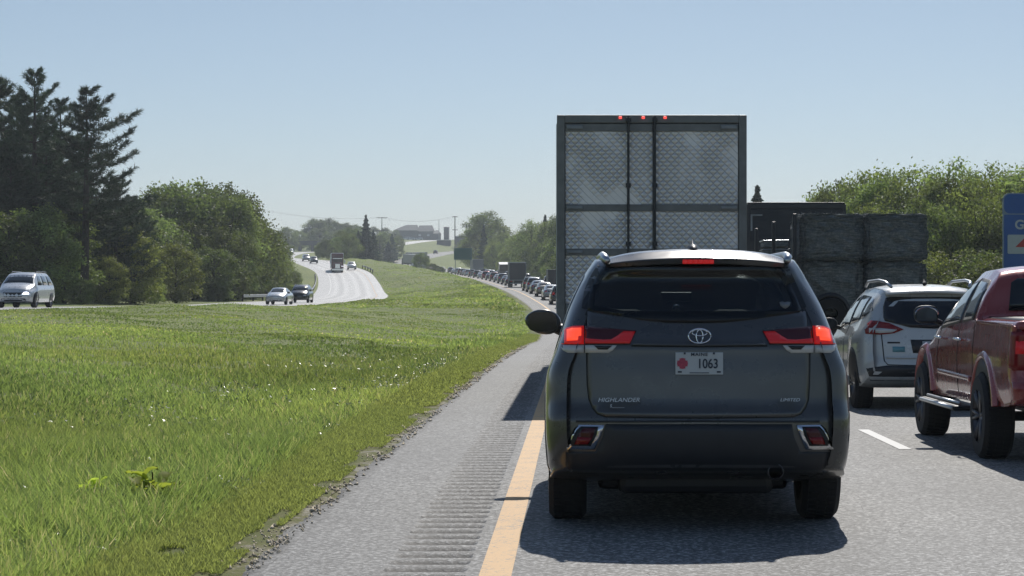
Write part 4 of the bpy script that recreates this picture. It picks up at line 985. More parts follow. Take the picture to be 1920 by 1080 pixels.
for nm, a, c_ in (('left_door', -TW/2+.115, xs[1]-.01), ('right_door', xs[1]+.01, TW/2-.115)):
    d = thing_part('rear_door', TT)
    obj('quilted_sheet', bx(a, c_, .035, .085, zb_+.16, zt-.12, .006), M['quilt'], d)
    for k, (z0, z1) in enumerate(bars_z): obj('hinge_bar', bx(a+.002, c_-.002, .012, .034, z0, z1, .006), M['door_bar'], d)
    hx = a+.02 if a < 0 else c_-.24
    for z0, z1 in bars_z: obj('hinge', bx(hx, hx+.22, -.012, .010, z0+.03, z1-.02, .008), M['aluminium'], d)
    b = bmesh.new()
    for z0, z1 in ((bars_z[0][0], bars_z[1][1]), (bars_z[1][0], bars_z[2][1])):
        w0 = .10 if a < 0 else .12; x0 = a if a < 0 else c_-w0; 
    rx_ = xs[0] if a < 0 else xs[1]+.02
    b = bmesh.new(); tube(b, [(rx_, -.02, zb_+.02), (rx_, -.02, zt-.02)], .018, 10)
    for zz in (1.35, 2.2, 3.0, 3.9): box(b, rx_-.035, rx_+.035, -.035, .0, zz-.03, zz+.03, .005)
    obj('lock_rod', b, M['trim'], d)
    obj('lock_handle', bx(rx_-.03, rx_+.32*(1 if a > 0 else -1)*1 if a > 0 else rx_+.02, -.05, -.03, 1.5, 1.54, .005) if a > 0 else bx(rx_-.32, rx_+.03, -.05, -.03, 1.5, 1.54, .005), M['steel'], d)
for px in (1163, 1206, 1247):
    o = obj('marker_lamp', bx(-.022, .022, -.02, .0, -.018, .018, .006), M['marker_red'], TT); q = TP(px, 220.5); o.location = (q[0], 0, q[1])
for s in (-1, 1):
    obj('taillight', bx(s*.95-.22, s*.95+.22, -.0, .05, .88, 1.0, .02), M['red_lens'], TT)
    obj('mudflap', bx(s*.95-.3, s*.95+.3, .9, .93, .12, .95), M['mud'], TT)
    obj('guard_post', bx(s*.5-.05, s*.5+.05, .05, .12, .5, 1.08), M['steel'], TT)
obj('underride_guard', bx(-1.1, 1.1, .02, .12, .42, .54, .01), M['steel'], TT)
obj('floor_frame', bx(-.5, .5, .3, 15.9, .8, 1.07), M['black'], TT)
for yy in (1.8, 3.1): wheel_pair(TT, .95, yy, .5, .55)
# the tractor, hidden ahead
TR = thing_part('tractor', TT, (0, 15.2, 0))
obj('cab', bx(-1.2, 1.2, 1.4, 4.2, .7, 3.6, .2, 3), M['white_paint'], TR); obj('hood', bx(-.9, .9, 4.1, 6.0, .6, 1.9, .2, 3), M['white_paint'], TR)
for s in (-1, 1):
    b = bmesh.new(); tube(b, [(s*1.1, 1.2, .8), (s*1.1, 1.2, 3.9)], .07, 8); obj('exhaust_stack', b, M['chrome'], TR)
    obj('side_mirror', bx(s*1.3-.04, s*1.3+.04, 3.9, 4.0, 1.9, 2.6, .02), M['chrome'], TR)
wheel_pair(TR, .95, 0.5); wheel_pair(TR, 1.0, 5.0, .5, .3)

# ------------------------------------------------------------------ flatbed with bales, right lane
FX, FY = 5.27, 38.8
FL = thing('flatbed_truck', 'dark flatbed truck carrying bales with red tail bar', 'truck', (FX, FY, 0))
obj('deck', bx(-1.25, 1.25, 0, 15, .95, 1.12, .02), M['trim'], FL)
obj('tail_bar', bx(-1.25, 1.25, -.06, -.003, .98, 1.10, .01), M['aluminium'], FL)
b = bmesh.new(); [box(b, -1.2+k*.5, -1.2+k*.5+.32, -.07, -.06, 1.0, 1.08) for k in range(5)]; obj('red_reflector_tape', b, M['red_lens'], FL)
obj('chassis', bx(-.45, .45, .3, 16, .55, .94), M['black'], FL)
for s in (-1, 1):
    o = obj('tail_lamp', lathe_x(bmesh.new(), [(0, .001), (.0, .06), (.05, .075)], 20), M['dim_red'], FL); o.rotation_euler = (0, 0, R(90)); o.location = (s*.72, -.12, .86)
    obj('lamp_bracket', bx(s*.72-.25, s*.72+.25, -.06, -.02, .74, .97, .01), M['trim'], FL)
    b = bmesh.new(); pr = [(-.05+.6*math.cos(a), .62+.6*math.sin(a)) for a in [math.pi*k/16 for k in range(17)]]
    v0 = [b.verts.new((s*.95-.28, 1.1+y, z)) for y, z in pr]; v1 = [b.verts.new((s*.95+.28, 1.1+y, z)) for y, z in pr]
    for k in range(16): b.faces.new((v0[k], v1[k], v1[k+1], v0[k+1]))
    obj('mudguard', b, M['aluminium'], FL, smooth=True)
b = bmesh.new(); ex0, ez0 = (1556-1079)*FY/4000-FX, EYE+(560-590)*FY/4000
tube(b, [(ex0+.33*math.cos(math.pi*k/14), -.12, ez0+.36*math.sin(math.pi*k/14)) for k in range(15)], .05, 8); obj('rear_hoop', b, M['trim'], FL, smooth=True)
b = bmesh.new(); lathe_x(b, [(-.1, .12), (-.1, .26), (-.07, .29), (.07, .29), (.1, .26), (.1, .12), (-.1, .12)], 24); o = obj('spare_wheel', b, M['rubber'], FL); o.rotation_euler = (0, 0, R(90)); o.location = (ex0, -.13, ez0+.02)
for yy in (1.1, 2.4): wheel_pair(FL, .95, yy, .5, .5)
for s in (-1, 1):
    for yy in ((.1, 4.2, 8.3) if s < 0 else (4.2, 8.3)): obj('stake', bx(s*1.27-.035, s*1.27+.035, yy, yy+.08, .9, 3.0, .01), M['trim'], FL)
obj('headboard', bx(-1.25, 1.25, 14.9, 14.98, 1.12, 2.9), M['trim'], FL)
obj('cab', bx(-1.15, 1.15, 15.3, 17.6, .6, 2.9, .2, 3), M['trim'], FL); wheel_pair(FL, 1.0, 16.5, .5, .3)
t = NT('dark_bale'); v = t.coord(); f = t.noise(t.coord((1, 1, 9)), 5, 5, .7); g = t.noise(v, 25, 4, .7)
t.set(Base_Color=t.ramp(t.math('ADD', t.math('MULTIPLY', f, .6), t.math('MULTIPLY', g, .4)), [(.3, (.05, .06, .065)), (.5, (.2, .22, .215)), (.72, (.5, .5, .44))]), Roughness=.9)
t.bump(f, 1, .05); M['bale'] = t.m
def bale_mesh(w, d, h, seed):
    rg = np.random.default_rng(seed); b = bmesh.new(); box(b, -w/2, w/2, 0, d, 0, h, .15, 3); bmesh.ops.subdivide_edges(b, edges=b.edges[:], cuts=5, use_grid_fill=True)
    for v in b.verts:
        n_ = Vector((v.co.x, v.co.y-d/2, v.co.z-h/2)).normalized(); v.co += n_*(.03*math.sin(v.co.x*13+seed)*math.sin(v.co.z*17)+rg.normal()*.02)
    for k in range(1100):            # loose stalks sticking out
        s = rg.integers(0, 4); u, w2 = rg.random(2)
        if s == 0: p = Vector(((u-.5)*w, -.01, w2*h)); n_ = Vector((0, -1, 0))
        elif s == 1: p = Vector(((u-.5)*w, w2*d, h)); n_ = Vector((0, 0, 1))
        elif s == 2: p = Vector((-w/2, w2*d, u*h)); n_ = Vector((-1, 0, 0))
        else: p = Vector((w/2, w2*d, u*h)); n_ = Vector((1, 0, 0))
        e = p+n_*rg.uniform(.005, .03)+Vector(rg.normal(size=3))*.03; q = Vector(rg.normal(size=3)).normalized()*.009
        b.faces.new([b.verts.new(p-q), b.verts.new(p+q), b.verts.new(e)])
    me = bpy.data.meshes.new('bale'); b.to_mesh(me); b.free(); me.materials.append(M['bale']); return me
bm1, bm2 = bale_mesh(1.16, 1.9, .86, 1), bale_mesh(1.14, 1.9, 1.0, 2)
for cx_, side_ in ((-.585, 'left'), (.585, 'right')):
    for zz, me, lv in ((1.13, bm2, 'lower'), (2.14, bm1, 'upper')):
        o = obj('bale', me, None); o.location = (FX+cx_, FY+.12, zz); o.rotation_euler = (0, 0, .01*cx_)
        tag(o, f'{lv} {side_} shaggy dark bale at the tail of the flatbed', 'bale', 'bales roped onto the flatbed')
def pile(x, y, h, lean, lab):
    th = thing('tray_pile', lab, 'pile', (x, y, 1.13), 0, 'smaller piles further along the flatbed'); th.rotation_euler = (0, lean, 0); n = int(h/.2)
    obj('tray', bx(-.27, .27, 0, .9, 0, .05, .01), M['satin'], th)
    for k in range(n):
        w = .27+random.uniform(-.02, .02); b = bmesh.new(); box(b, -w, w, -.02, .9, .06+k*.2, .06+k*.2+.125, .02)
        o = obj('layer', b, M['bale'], th)
        b = bmesh.new(); box(b, -w-.02, w+.02, -.03, .92, .19+k*.2, .215+k*.2, .005); obj('tray', b, M['satin'] if k % 2 else M['aluminium'], th)
pile(4.45, 47.0, 1.7, -.02, 'leftmost small layered pile ahead of the big bales'); pile(5.0, 46.6, 1.85, .10, 'second layered pile from the left, leaning slightly'); pile(5.62, 46.3, 1.9, .03, 'layered pile right behind the bales on the flatbed')
# dark trailer ahead of it
DT = box_truck('box_trailer', 'dark trailer rising above the bales behind the silver trailer', 'trailer', 58, 1, 13, 2.6, 1.1, 4.02, BG, BG, True, pos=(6.0, 58, 0, 0, 0))
b = bmesh.new(); z_ = EYE+(560-402)*58/4000; x_ = (1407-1079)*58/4000-6.0; box(b, x_, x_+.32, -.06, -.042, z_-.04, z_); box(b, x_, x_+.05, -.06, -.042, z_-.45, z_-.041); obj('grab_frame', b, M['aluminium'], DT)
# ------------------------------------------------------------------ white crossover, right lane
EX_, EY_ = 4.55, 27.0
S = dict(L=4.52, ys=arange(.05, 4.5, .12), round=.12, rlen=1.2, flen=1.1, rbulge=.22,
    zb=[(0, .40), (.5, .3), (4, .25), (4.6, .3)], belt=[(0, 1.17), (1.0, 1.10), (3.4, .98), (4.5, .8)],
    roof=[(0, 1.55), (.4, 1.59), (1.5, 1.62), (2.3, 1.60), (2.8, 1.5), (3.5, 1.08), (4.2, .96), (4.52, .85)],
    wm=[(0, .88), (.5, .91), (.95, .93), (1.5, .91), (3.5, .92), (4.52, .78)], wb=[(0, .80), (.6, .84), (3.4, .84), (4.52, .65)],
    wr=[(0, .57), (.4, .60), (2.3, .58), (2.8, .62), (3.5, .72), (4.52, .6)], crown=[(0, .02), (4.5, .03)],
    rear=[(.3, .1), (.45, .02), (.62, 0), (.66, .03), (.9, .05), (1.1, .09), (1.17, .12), (1.5, .36), (1.65, .45)], front=[(.2, .1), (.6, 0), (.8, .05), (1.2, .4)])
EH = thing('crossover', 'silver white crossover in the right lane behind the bales', 'suv', (EX_, EY_, 0))
b = shell(S, 4, .06); EB = BVHTree.FromBMesh(b); obj('body', b, M['white_car'], EH, smooth=True)
def PE(pts, D=27.1): return [((a-1079)*D/4000-EX_, EYE+(560-c)*D/4000) for a, c in pts]
def ep(name, poly, mat, off=.006, side='rear', step=.07, thick=.012, parent=EH): return obj(name, panel(EB, poly, side, off, step, thick), mat, parent, smooth=True)
def dbl(P): return P+[(-x, z) for x, z in P][::-1]
gl = dbl(PE([(1662, 603), (1662, 575), (1666, 560), (1680, 556)])); 
gl = [(-.60, 1.165), (-.615, 1.21), (-.60, 1.35), (-.56, 1.46), (-.50, 1.475), (.50, 1.475), (.56, 1.46), (.60, 1.35), (.615, 1.21), (.60, 1.165), (.3, 1.085), (0, 1.07), (-.3, 1.085)]
ep('rear_window', gl, M['glass'], .010)
gt = [(-.66, 1.15), (-.645, .95), (-.62, .66), (-.58, .61), (0, .60), (.58, .61), (.62, .66), (.645, .95), (.66, 1.15)]
b = bmesh.new()
for a, c in zip(gt[:-1], gt[1:]): panel(EB, stroke([a, c], .012), 'rear', .005, .06, .006, into=b)
obj('tailgate_seam', b, M['black'], EH)
ep('crease', stroke([(-.6, .70), (.6, .70)], .02), M['white_car'], .022)
ep('plate_recess', [(-.27, .76), (.27, .76), (.30, .93), (-.30, .93)], M['trim'], .004)
ep('licence_plate', [(-.15, .77), (.15, .77), (.15, .91), (-.15, .91)], M['plate_white'], .012)
ep('bumper_insert', [(-.78, .40), (.78, .40), (.84, .56), (.60, .60), (-.60, .60), (-.84, .56)], M['trim'], .008)
bs = PE([(1674, 655)])[0]
ep('bumper_sticker', [(bs[0], bs[1]-.035), (bs[0]+.15, bs[1]-.035), (bs[0]+.15, bs[1]+.035), (bs[0], bs[1]+.035)], plain('pale_blue_sticker', (.12, .3, .35), .5), .006, thick=.003)
ep('model_badge', [(bs[0]-.06, bs[1]+.075), (bs[0]+.09, bs[1]+.075), (bs[0]+.09, bs[1]+.095), (bs[0]-.06, bs[1]+.095)], M['trim'], .006, thick=.003)
for s in (1, -1):
    f = (lambda P: P) if s == 1 else mir
    e = thing_part('taillight', EH)
    obj('lens', panel(EB, f([(.38, 1.06), (.55, 1.14), (.70, 1.17), (.86, 1.175), (.84, 1.0), (.66, .99), (.50, 1.01)]), 'rear', .012, .05, .02), M['red_lens'], e, smooth=True)
    obj('clear_band', panel(EB, f([(.46, 1.055), (.66, 1.075), (.80, 1.075), (.80, 1.015), (.66, 1.01), (.52, 1.02)]), 'rear', .017, .05, .015), M['clear_lens'], e, smooth=True)
    for yy in (.98, 3.67): wheel(EH, s*.80, yy, .35, .235, s, 'darkalloy')
    sd_ = 'left' if s < 0 else 'right'
    for poly in ([(.42, 1.30), (.62, 1.22), (1.02, 1.18), (1.02, 1.47), (.66, 1.45)], [(1.08, 1.17), (1.95, 1.10), (1.95, 1.50), (1.08, 1.48)], [(2.01, 1.10), (3.05, 1.04), (2.45, 1.45), (2.01, 1.50)]):
        ep('side_window', poly, M['glass_light'], .006, sd_, .1)
    for yy in (.98, 3.67): ep('wheel_arch', [(yy+.46*math.cos(a), .36+.46*math.sin(a)) for a in [math.pi*k/14 for k in range(15)]], M['black'], .005, sd_, .1)
    ep('sill_trim', [(1.5, .30), (3.2, .28), (3.2, .42), (1.5, .42)], M['aluminium'], .006, sd_, .1)
    ep('door_seam', stroke([(1.98, .4), (1.98, 1.1)], .012), M['black'], .004, sd_, .1, .005)
    b = bmesh.new(); tube(b, [(s*.50, .35, 1.60), (s*.55, .55, 1.665), (s*.57, 1.0, 1.69), (s*.57, 2.0, 1.68), (s*.56, 2.3, 1.62)], .02, 8); obj('roof_rail', b, M['satin'], EH, smooth=True)
    e = thing_part('side_mirror', EH, (s*.99, 2.95, 1.10)); b = bmesh.new(); bmesh.ops.create_uvsphere(b, u_segments=16, v_segments=12, radius=1)
    for v in b.verts: v.co = Vector((v.co.x*.12, max(v.co.y*.09, -.03), v.co.z*.085))
    obj('housing', b, M['black'], e, smooth=True)
    b = bmesh.new(); tube(b, [(-s*.05, .01, -.03), (-s*.16, .03, -.06)], .03, 8); obj('mirror_arm', b, M['black'], e)
ep('windshield', [(-.56, 2.45), (.56, 2.45), (.68, 3.35), (-.68, 3.35)], M['windshield'], .005, 'top', .12)
b = bmesh.new(); tube(b, [(0, .8, 1.64), (0, .84, 1.67), (0, .87, 1.70)], [.03, .018, .006], 8); obj('roof_antenna', b, M['black'], EH)
b = bmesh.new(); prof = [(.0, .0), (.015, .014), (.10, .045), (.3, .055), (.3, .02), (.02, -.02)]; vr = []
for i_ in range(17):
    x = -.56+1.12*i_/16; u = x/.56; vr.append([b.verts.new((x, .30+.12*u*u+py, 1.535-.03*u*u+pz)) for py, pz in prof])
for a, c in zip(vr[:-1], vr[1:]):
    for k in range(6): b.faces.new((a[k], a[(k+1) % 6], c[(k+1) % 6], c[k]))
b.faces.new(vr[0]); b.faces.new(vr[-1][::-1]); bmesh.ops.recalc_face_normals(b, faces=b.faces); obj('spoiler', b, M['white_car'], EH, smooth=True)

# ------------------------------------------------------------------ red pickup, right lane
KX, KY = 4.60, 18.0
S = dict(L=5.39, ys=sorted(arange(.06, 5.3, .12)+[1.66, 1.70, 1.73, 1.76, 1.79, 1.82, 1.86]), round=.05, rlen=.8, flen=1.0, rbulge=.07, shoulder=.05,
    zb=[(0, .55), (.5, .50), (4.8, .45), (5.4, .5)], belt=[(0, 1.20), (1.66, 1.22), (1.8, 1.24), (3.0, 1.18), (3.9, 1.10), (5.4, .95)],
    roof=[(0, 1.275), (1.69, 1.285), (1.78, 1.62), (1.86, 1.70), (2.2, 1.745), (2.9, 1.735), (3.3, 1.62), (4.0, 1.21), (5.1, 1.12), (5.39, .98)],
    wm=[(0, .905), (.5, .915), (4.6, .92), (5.39, .82)], wb=[(0, .89), (1.7, .90), (1.85, .88), (3.2, .88), (4.0, .88), (5.39, .7)],
    wr=[(0, .87), (1.69, .87), (1.78, .72), (1.9, .66), (2.9, .62), (3.3, .66), (4.0, .78), (5.39, .66)], crown=[(0, 0), (1.7, 0), (1.85, .02), (5.4, .03)],
    rear=[(.3, .08), (.55, .02), (.7, 0), (.8, .035), (1.2, .04), (1.26, .02), (1.35, .03), (1.8, .04)], front=[(.2, .1), (.6, 0), (.95, .04), (1.2, .3)])
KH = thing('pickup_truck', 'brick red pickup truck cut off by the right edge of the photo', 'pickup truck', (KX, KY, 0))
b = shell(S, 5, .06); KB = BVHTree.FromBMesh(b); obj('body', b, M['red_paint'], KH, smooth=True)
def kp(name, poly, mat, off=.006, side='rear', step=.07, thick=.012, parent=KH): return obj(name, panel(KB, poly, side, off, step, thick), mat, parent, smooth=True)
kp('rear_window', [(-.60, 1.34), (.60, 1.34), (.56, 1.60), (.5, 1.64), (-.5, 1.64), (-.56, 1.60)], M['glass'], .008)
kp('bed_cover', [(-.80, .12), (.80, .12), (.80, 1.62), (-.80, 1.62)], M['trim'], .004, 'top', .2, .004)
kp('tailgate', [(-.68, .78), (.68, .78), (.70, 1.23), (-.70, 1.23)], M['red_paint'], .014)
kp('rear_bumper', [(-.88, .54), (.88, .54), (.90, .74), (-.90, .74)], M['red_paint'], .05, thick=.06)
kp('licence_plate', [(-.15, .58), (.15, .58), (.15, .70), (-.15, .70)], M['plate_white'], .058)
for s in (1, -1):
    f = (lambda P: P) if s == 1 else mir; sd_ = 'left' if s < 0 else 'right'
    e = thing_part('taillight', KH)
    obj('lens', panel(KB, f([(.74, .84), (.895, .84), (.885, 1.16), (.76, 1.18)]), 'rear', .016, .05, .03), M['red_lens'], e, smooth=True)
    obj('lit_bulb', panel(KB, f([(.78, .98), (.87, .98), (.865, 1.09), (.79, 1.09)]), 'rear', .022, .05, .02), M['dim_red'], e, smooth=True)
    obj('side_lens', panel(KB, [(.02, .84), (.16, .86), (.20, 1.02), (.14, 1.17), (.02, 1.18)], sd_, .008, .05, .02), M['red_lens'], e, smooth=True)
    for poly, nm in (([(1.98, 1.27), (2.55, 1.24), (2.55, 1.62), (2.10, 1.60), (1.98, 1.52)], 'side_window'), ([(2.63, 1.24), (3.78, 1.17), (3.15, 1.56), (2.63, 1.62)], 'side_window')):
        kp('window_frame', [(x*1.0+(x-2.6)*.05, z+(z-1.4)*.13) for x, z in poly], M['black'], .005, sd_, .1)
        kp(nm, poly, M['glass_light'], .010, sd_, .1)
    for poly in (stroke([(1.80, .50), (1.80, 1.28)], .014), stroke([(2.59, .55), (2.59, 1.22)], .014), stroke([(3.72, .6), (3.72, 1.14)], .014), stroke([(1.15, 1.285), (1.70, 1.285)], .01)): kp('door_seam', poly, M['black'], .004, sd_, .1, .006)
    kp('door_crease', stroke([(1.86, .70), (3.66, .72)], .05), M['red_paint'], .020, sd_, .1)
    for yy in (2.42, 3.5):
        b = bmesh.new(); tube(b, [(s*.93, yy-.13, 1.06), (s*.965, yy-.09, 1.065), (s*.965, yy+.07, 1.065), (s*.93, yy+.11, 1.06)], .014, 8); obj('door_handle', b, M['chrome'], KH, smooth=True)
        b = bmesh.new()
    for yy in (1.27, 4.5):
        kp('wheel_arch', [(yy+.50*math.cos(a), .42+.50*math.sin(a)) for a in [math.pi*k/16 for k in range(-1, 18)]], M['black'], .005, sd_, .1)
        b = bmesh.new(); prv = None; n_ = 28; vr = []
        for k in range(n_+1):
            a = .16+(math.pi-.32)*k/n_; cy_, cz_ = math.cos(a), math.sin(a); row = []
            for rr_, xo in ((.49, .88), (.495, .935), (.515, .945), (.54, .935), (.57, .90)): row.append(b.verts.new((s*xo, yy+rr_*cy_, .42+rr_*cz_)))
            vr.append(row)
        for a_, c_ in zip(vr[:-1], vr[1:]):
            for q_ in range(4): b.faces.new((a_[q_], a_[q_+1], c_[q_+1], c_[q_]))
        bmesh.ops.recalc_face_normals(b, faces=b.faces); obj('fender_flare', b, M['red_paint'], KH, smooth=True)
        wheel(KH, s*.835, yy, .392, .27, s, 'darkalloy', spokes=6)
    b = bmesh.new(); box(b, s*.98-.09, s*.98+.09, 1.95, 3.85, .40, .45, .02); obj('running_board', b, M['black'], KH)
    b = bmesh.new(); tube(b, [(s*1.075, 1.98, .43), (s*1.075, 3.8, .43)], .018, 8); tube(b, [(s*1.0, 1.98, .47), (s*1.0, 3.8, .47)], .014, 8); obj('step_rail', b, M['satin'], KH, smooth=True)
    e = thing_part('side_mirror', KH, (s*1.03, 3.72, 1.29)); b = bmesh.new(); bmesh.ops.create_uvsphere(b, u_segments=20, v_segments=14, radius=1)
    for v in b.verts:
        q = v.co; v.co = Vector((math.copysign(abs(q.x)**.7, q.x)*.125, max(q.y*.10, -.03), math.copysign(abs(q.z)**.7, q.z)*.092))
    obj('housing', b, M['black'], e, smooth=True)
    b = bmesh.new(); box(b, -.105, .105, -.036, -.032, -.07, .07, .01); obj('mirror_glass', b, M['glass_light'], e)
    b = bmesh.new(); tube(b, [(.1*math.cos(a)*1.15, -.033, .075*math.sin(a)) for a in [math.pi*k/12 for k in range(13)]], .008, 6); obj('mirror_trim', b, M['chrome'], e)
    b = bmesh.new(); tube(b, [(-s*.07, .02, -.05), (-s*.16, .04, -.09)], .03, 8); obj('mirror_arm', b, M['black'], e)
kp('windshield', [(-.60, 3.12), (.60, 3.12), (.72, 3.9), (-.72, 3.9)], M['windshield'], .005, 'top', .12)
for s in (-1, 1): kp('headlight', [(s*.5, .82), (s*.78, .83), (s*.8, .96), (s*.5, .95)][::s], M['white_lens'], .01, 'front', .1)
kp('grille', [(-.42, .7), (.42, .7), (.45, 1.0), (-.45, 1.0)], M['trim'], .01, 'front', .1)
obj('underbody', bx(-.5, .5, .4, 5.0, .42, .56), M['black'], KH)
b = bmesh.new(); lathe_x(b, [(-.1, .02), (-.12, .1), (0, .13), (.12, .1), (.1, .02)], 16); tube(b, [(-.7, 0, 0), (.7, 0, 0)], .045, 8); o = obj('rear_axle', b, M['black'], KH); o.location = (0, 1.27, .39)

# ------------------------------------------------------------------ blue service sign
GS = thing('service_sign', 'blue roadside sign reading GAS behind the red pickup', 'sign', (14.02, 70, gz(15.5, 70)))
g0 = GS.location.z
def sz(py): return EYE+(560-py)*70/4000-g0
def sxp(px): return (px-1079)*70/4000-14.02
def rrect(x0, x1, z0, z1, r, y0, y1):
    b = bmesh.new(); pts = []
    for cx, cz, a0 in ((x1-r, z0+r, -90), (x1-r, z1-r, 0), (x0+r, z1-r, 90), (x0+r, z0+r, 180)):
        for k in range(6): a = R(a0+18*k); pts.append((cx+r*math.cos(a), cz+r*math.sin(a)))
    f = b.faces.new([b.verts.new((x, y0, z)) for x, z in pts]); e = bmesh.ops.extrude_face_region(b, geom=[f])
    for v in e['geom']:
        if isinstance(v, bmesh.types.BMVert): v.co.y = y1
    bmesh.ops.recalc_face_normals(b, faces=b.faces); return b
M['sign_blue'] = plain('sign_blue_sheet', (.012, .085, .32), .5, var=.08, scale=2); M['sign_white'] = plain('sign_white_sheet', (.4, .43, .45), .5, var=.05)
M['sign_edge'] = plain('sign_border', (.2, .26, .33), .5); M['logo_red'] = plain('logo_red', (.4, .03, .03), .5); M['logo_orange'] = plain('logo_orange', (.55, .14, .04), .5)
obj('border', rrect(0, 4.2, sz(540), sz(362), .22, 0, .05), M['sign_edge'], GS)
obj('upper_panel', rrect(.04, 4.16, sz(400.5), sz(364), .2, -.008, -.001), M['sign_blue'], GS)
obj('lower_panel', rrect(.04, 4.16, sz(538), sz(402.5), .04, -.008, -.001), M['sign_blue'], GS)
text('word', 'GAS', .42, M['sign_white'], GS, (sxp(1897)+.52, -.012, sz(422)), space=1.15, bold=.012)
lx0 = sxp(1889)
lp = obj('logo_panel', rrect(lx0, lx0+1.15, sz(476), sz(440), .05, -.02, -.009), M['sign_white'], GS)
b = bmesh.new(); zc = sz(460)
b.faces.new([b.verts.new(p) for p in ((lx0+.25, -.024, zc-.06), (lx0+.9, -.024, zc-.06), (lx0+.575, -.024, zc+.26))]); obj('logo_triangle', b, M['logo_red'], lp)
b = bmesh.new(); b.faces.new([b.verts.new(p) for p in ((lx0+.575, -.026, zc-.06), (lx0+.9, -.026, zc-.06), (lx0+.575, -.026, zc+.26))]); obj('logo_facet', b, M['logo_orange'], lp)
for x in (.5, 3.6): obj('post', bx(x-.06, x+.06, .06, .2, 0, sz(370), .01), M['steel'], GS)

# ------------------------------------------------------------------ green sign by the jam
GY = 470; gx0 = (851-1079)*GY/4000; gx1 = (885-1079)*GY/4000; gzv = gz(gx0+2, GY)
GR = thing('exit_sign', 'green motorway sign beyond the queue of cars', 'sign', (gx0, GY, gzv)); ztp = EYE+(560-465)*GY/4000-gzv; zbt = EYE+(560-487)*GY/4000-gzv
M['sign_green'] = plain('sign_green_sheet', (.008, .10, .085), .5, var=.1, scale=2)
obj('panel', rrect(0, gx1-gx0, zbt, ztp, .15, 0, .05), M['sign_green'], GR)
b = bmesh.new(); w_ = gx1-gx0
for x0, x1, z0, z1 in ((.1, w_-.1, ztp-.14, ztp-.08), (.1, w_-.1, zbt+.08, zbt+.14), (.1, .16, zbt+.14, ztp-.14), (w_-.16, w_-.1, zbt+.14, ztp-.14)): box(b, x0, x1, -.012, -.002, z0, z1)
obj('border', b, plain('green_border', (.1, .2, .18), .5), GR)
for x in (.3, w_-.3): obj('post', bx(x-.08, x+.08, .06, .22, -1, ztp-.1), M['steel'], GR)

# ------------------------------------------------------------------ guardrails
def guardrail(label, fx, ys_, h=.72):
    p0 = (fx(ys_[0]), ys_[0]); th = thing('guardrail', label, 'guardrail', (p0[0], p0[1], gz(*p0)))
    b = bmesh.new(); prof = [(-.04, -.15), (.0, -.12), (-.0, -.04), (-.04, 0), (0, .04), (0, .12), (-.04, .15), (-.06, .15), (-.06, -.15)]; vr = []
    for y in ys_:
        x = fx(y); z = gz(x, y)+h-.15; dx = (fx(y+2)-fx(y-2))/4; n_ = Vector((1, -dx, 0)).normalized()
        vr.append([b.verts.new((x+n_.x*a-p0[0], y+n_.y*a-p0[1], z+c-th.location.z)) for a, c in prof])
    for a, c in zip(vr[:-1], vr[1:]):
        for k in range(len(prof)): b.faces.new((a[k], a[(k+1) % len(prof)], c[(k+1) % len(prof)], c[k]))
    b.faces.new(vr[0][::-1]); b.faces.new(vr[-1]); bmesh.ops.recalc_face_normals(b, faces=b.faces)
    obj('rail', b, M['steel'], th)
    pm = None
    for y in ys_[::2]:
        x = fx(y); z = gz(x, y)
        if pm is None: o = obj('post', bx(-.08, .08, -.06, .06, -.3, h, .0), M['bark'], th); pm = o.data
        else: o = obj('post', pm, None, th)
        o.location = (x-.16-p0[0], y-p0[1], z-th.location.z)
guardrail('long pale guardrail on the outer side of the opposite road', lambda y: float(Bx(y))-B_H-.4, np.arange(217, 420, 4.0))
guardrail('short guardrail on the median side near the far bend', lambda y: float(Bx(y))+B_H+.5, np.arange(436, 470, 4.0))
# ------------------------------------------------------------------ trees
def leaf_cloud(C, size, rg, tintj=.3, flat=.0):
    n = len(C); a = rg.normal(size=(n, 3)); a[:, 2] *= (1-flat); a /= np.linalg.norm(a, axis=1)[:, None]
    b = np.cross(a, rg.normal(size=(n, 3))); b /= np.linalg.norm(b, axis=1)[:, None]; s = size*(.6+.8*rg.random((n, 1)))
    P = np.stack([C-a*s, C+b*s*.6, C+a*s, C-b*s*.6], 1).reshape(-1, 3); k = np.arange(n)*4
    return P, np.stack([k, k+1, k+2, k+3], 1), np.repeat(1-tintj/2+tintj*rg.random((n, 1))*np.ones((1, 3)), 4, 0)
def tree_parts(crown, trunk_bm, leafmat):
    ct = np_mesh('crown', *crown); ct.materials.append(leafmat); me = bpy.data.meshes.new('trunk'); trunk_bm.to_mesh(me); trunk_bm.free(); me.materials.append(M['bark']); return ct, me
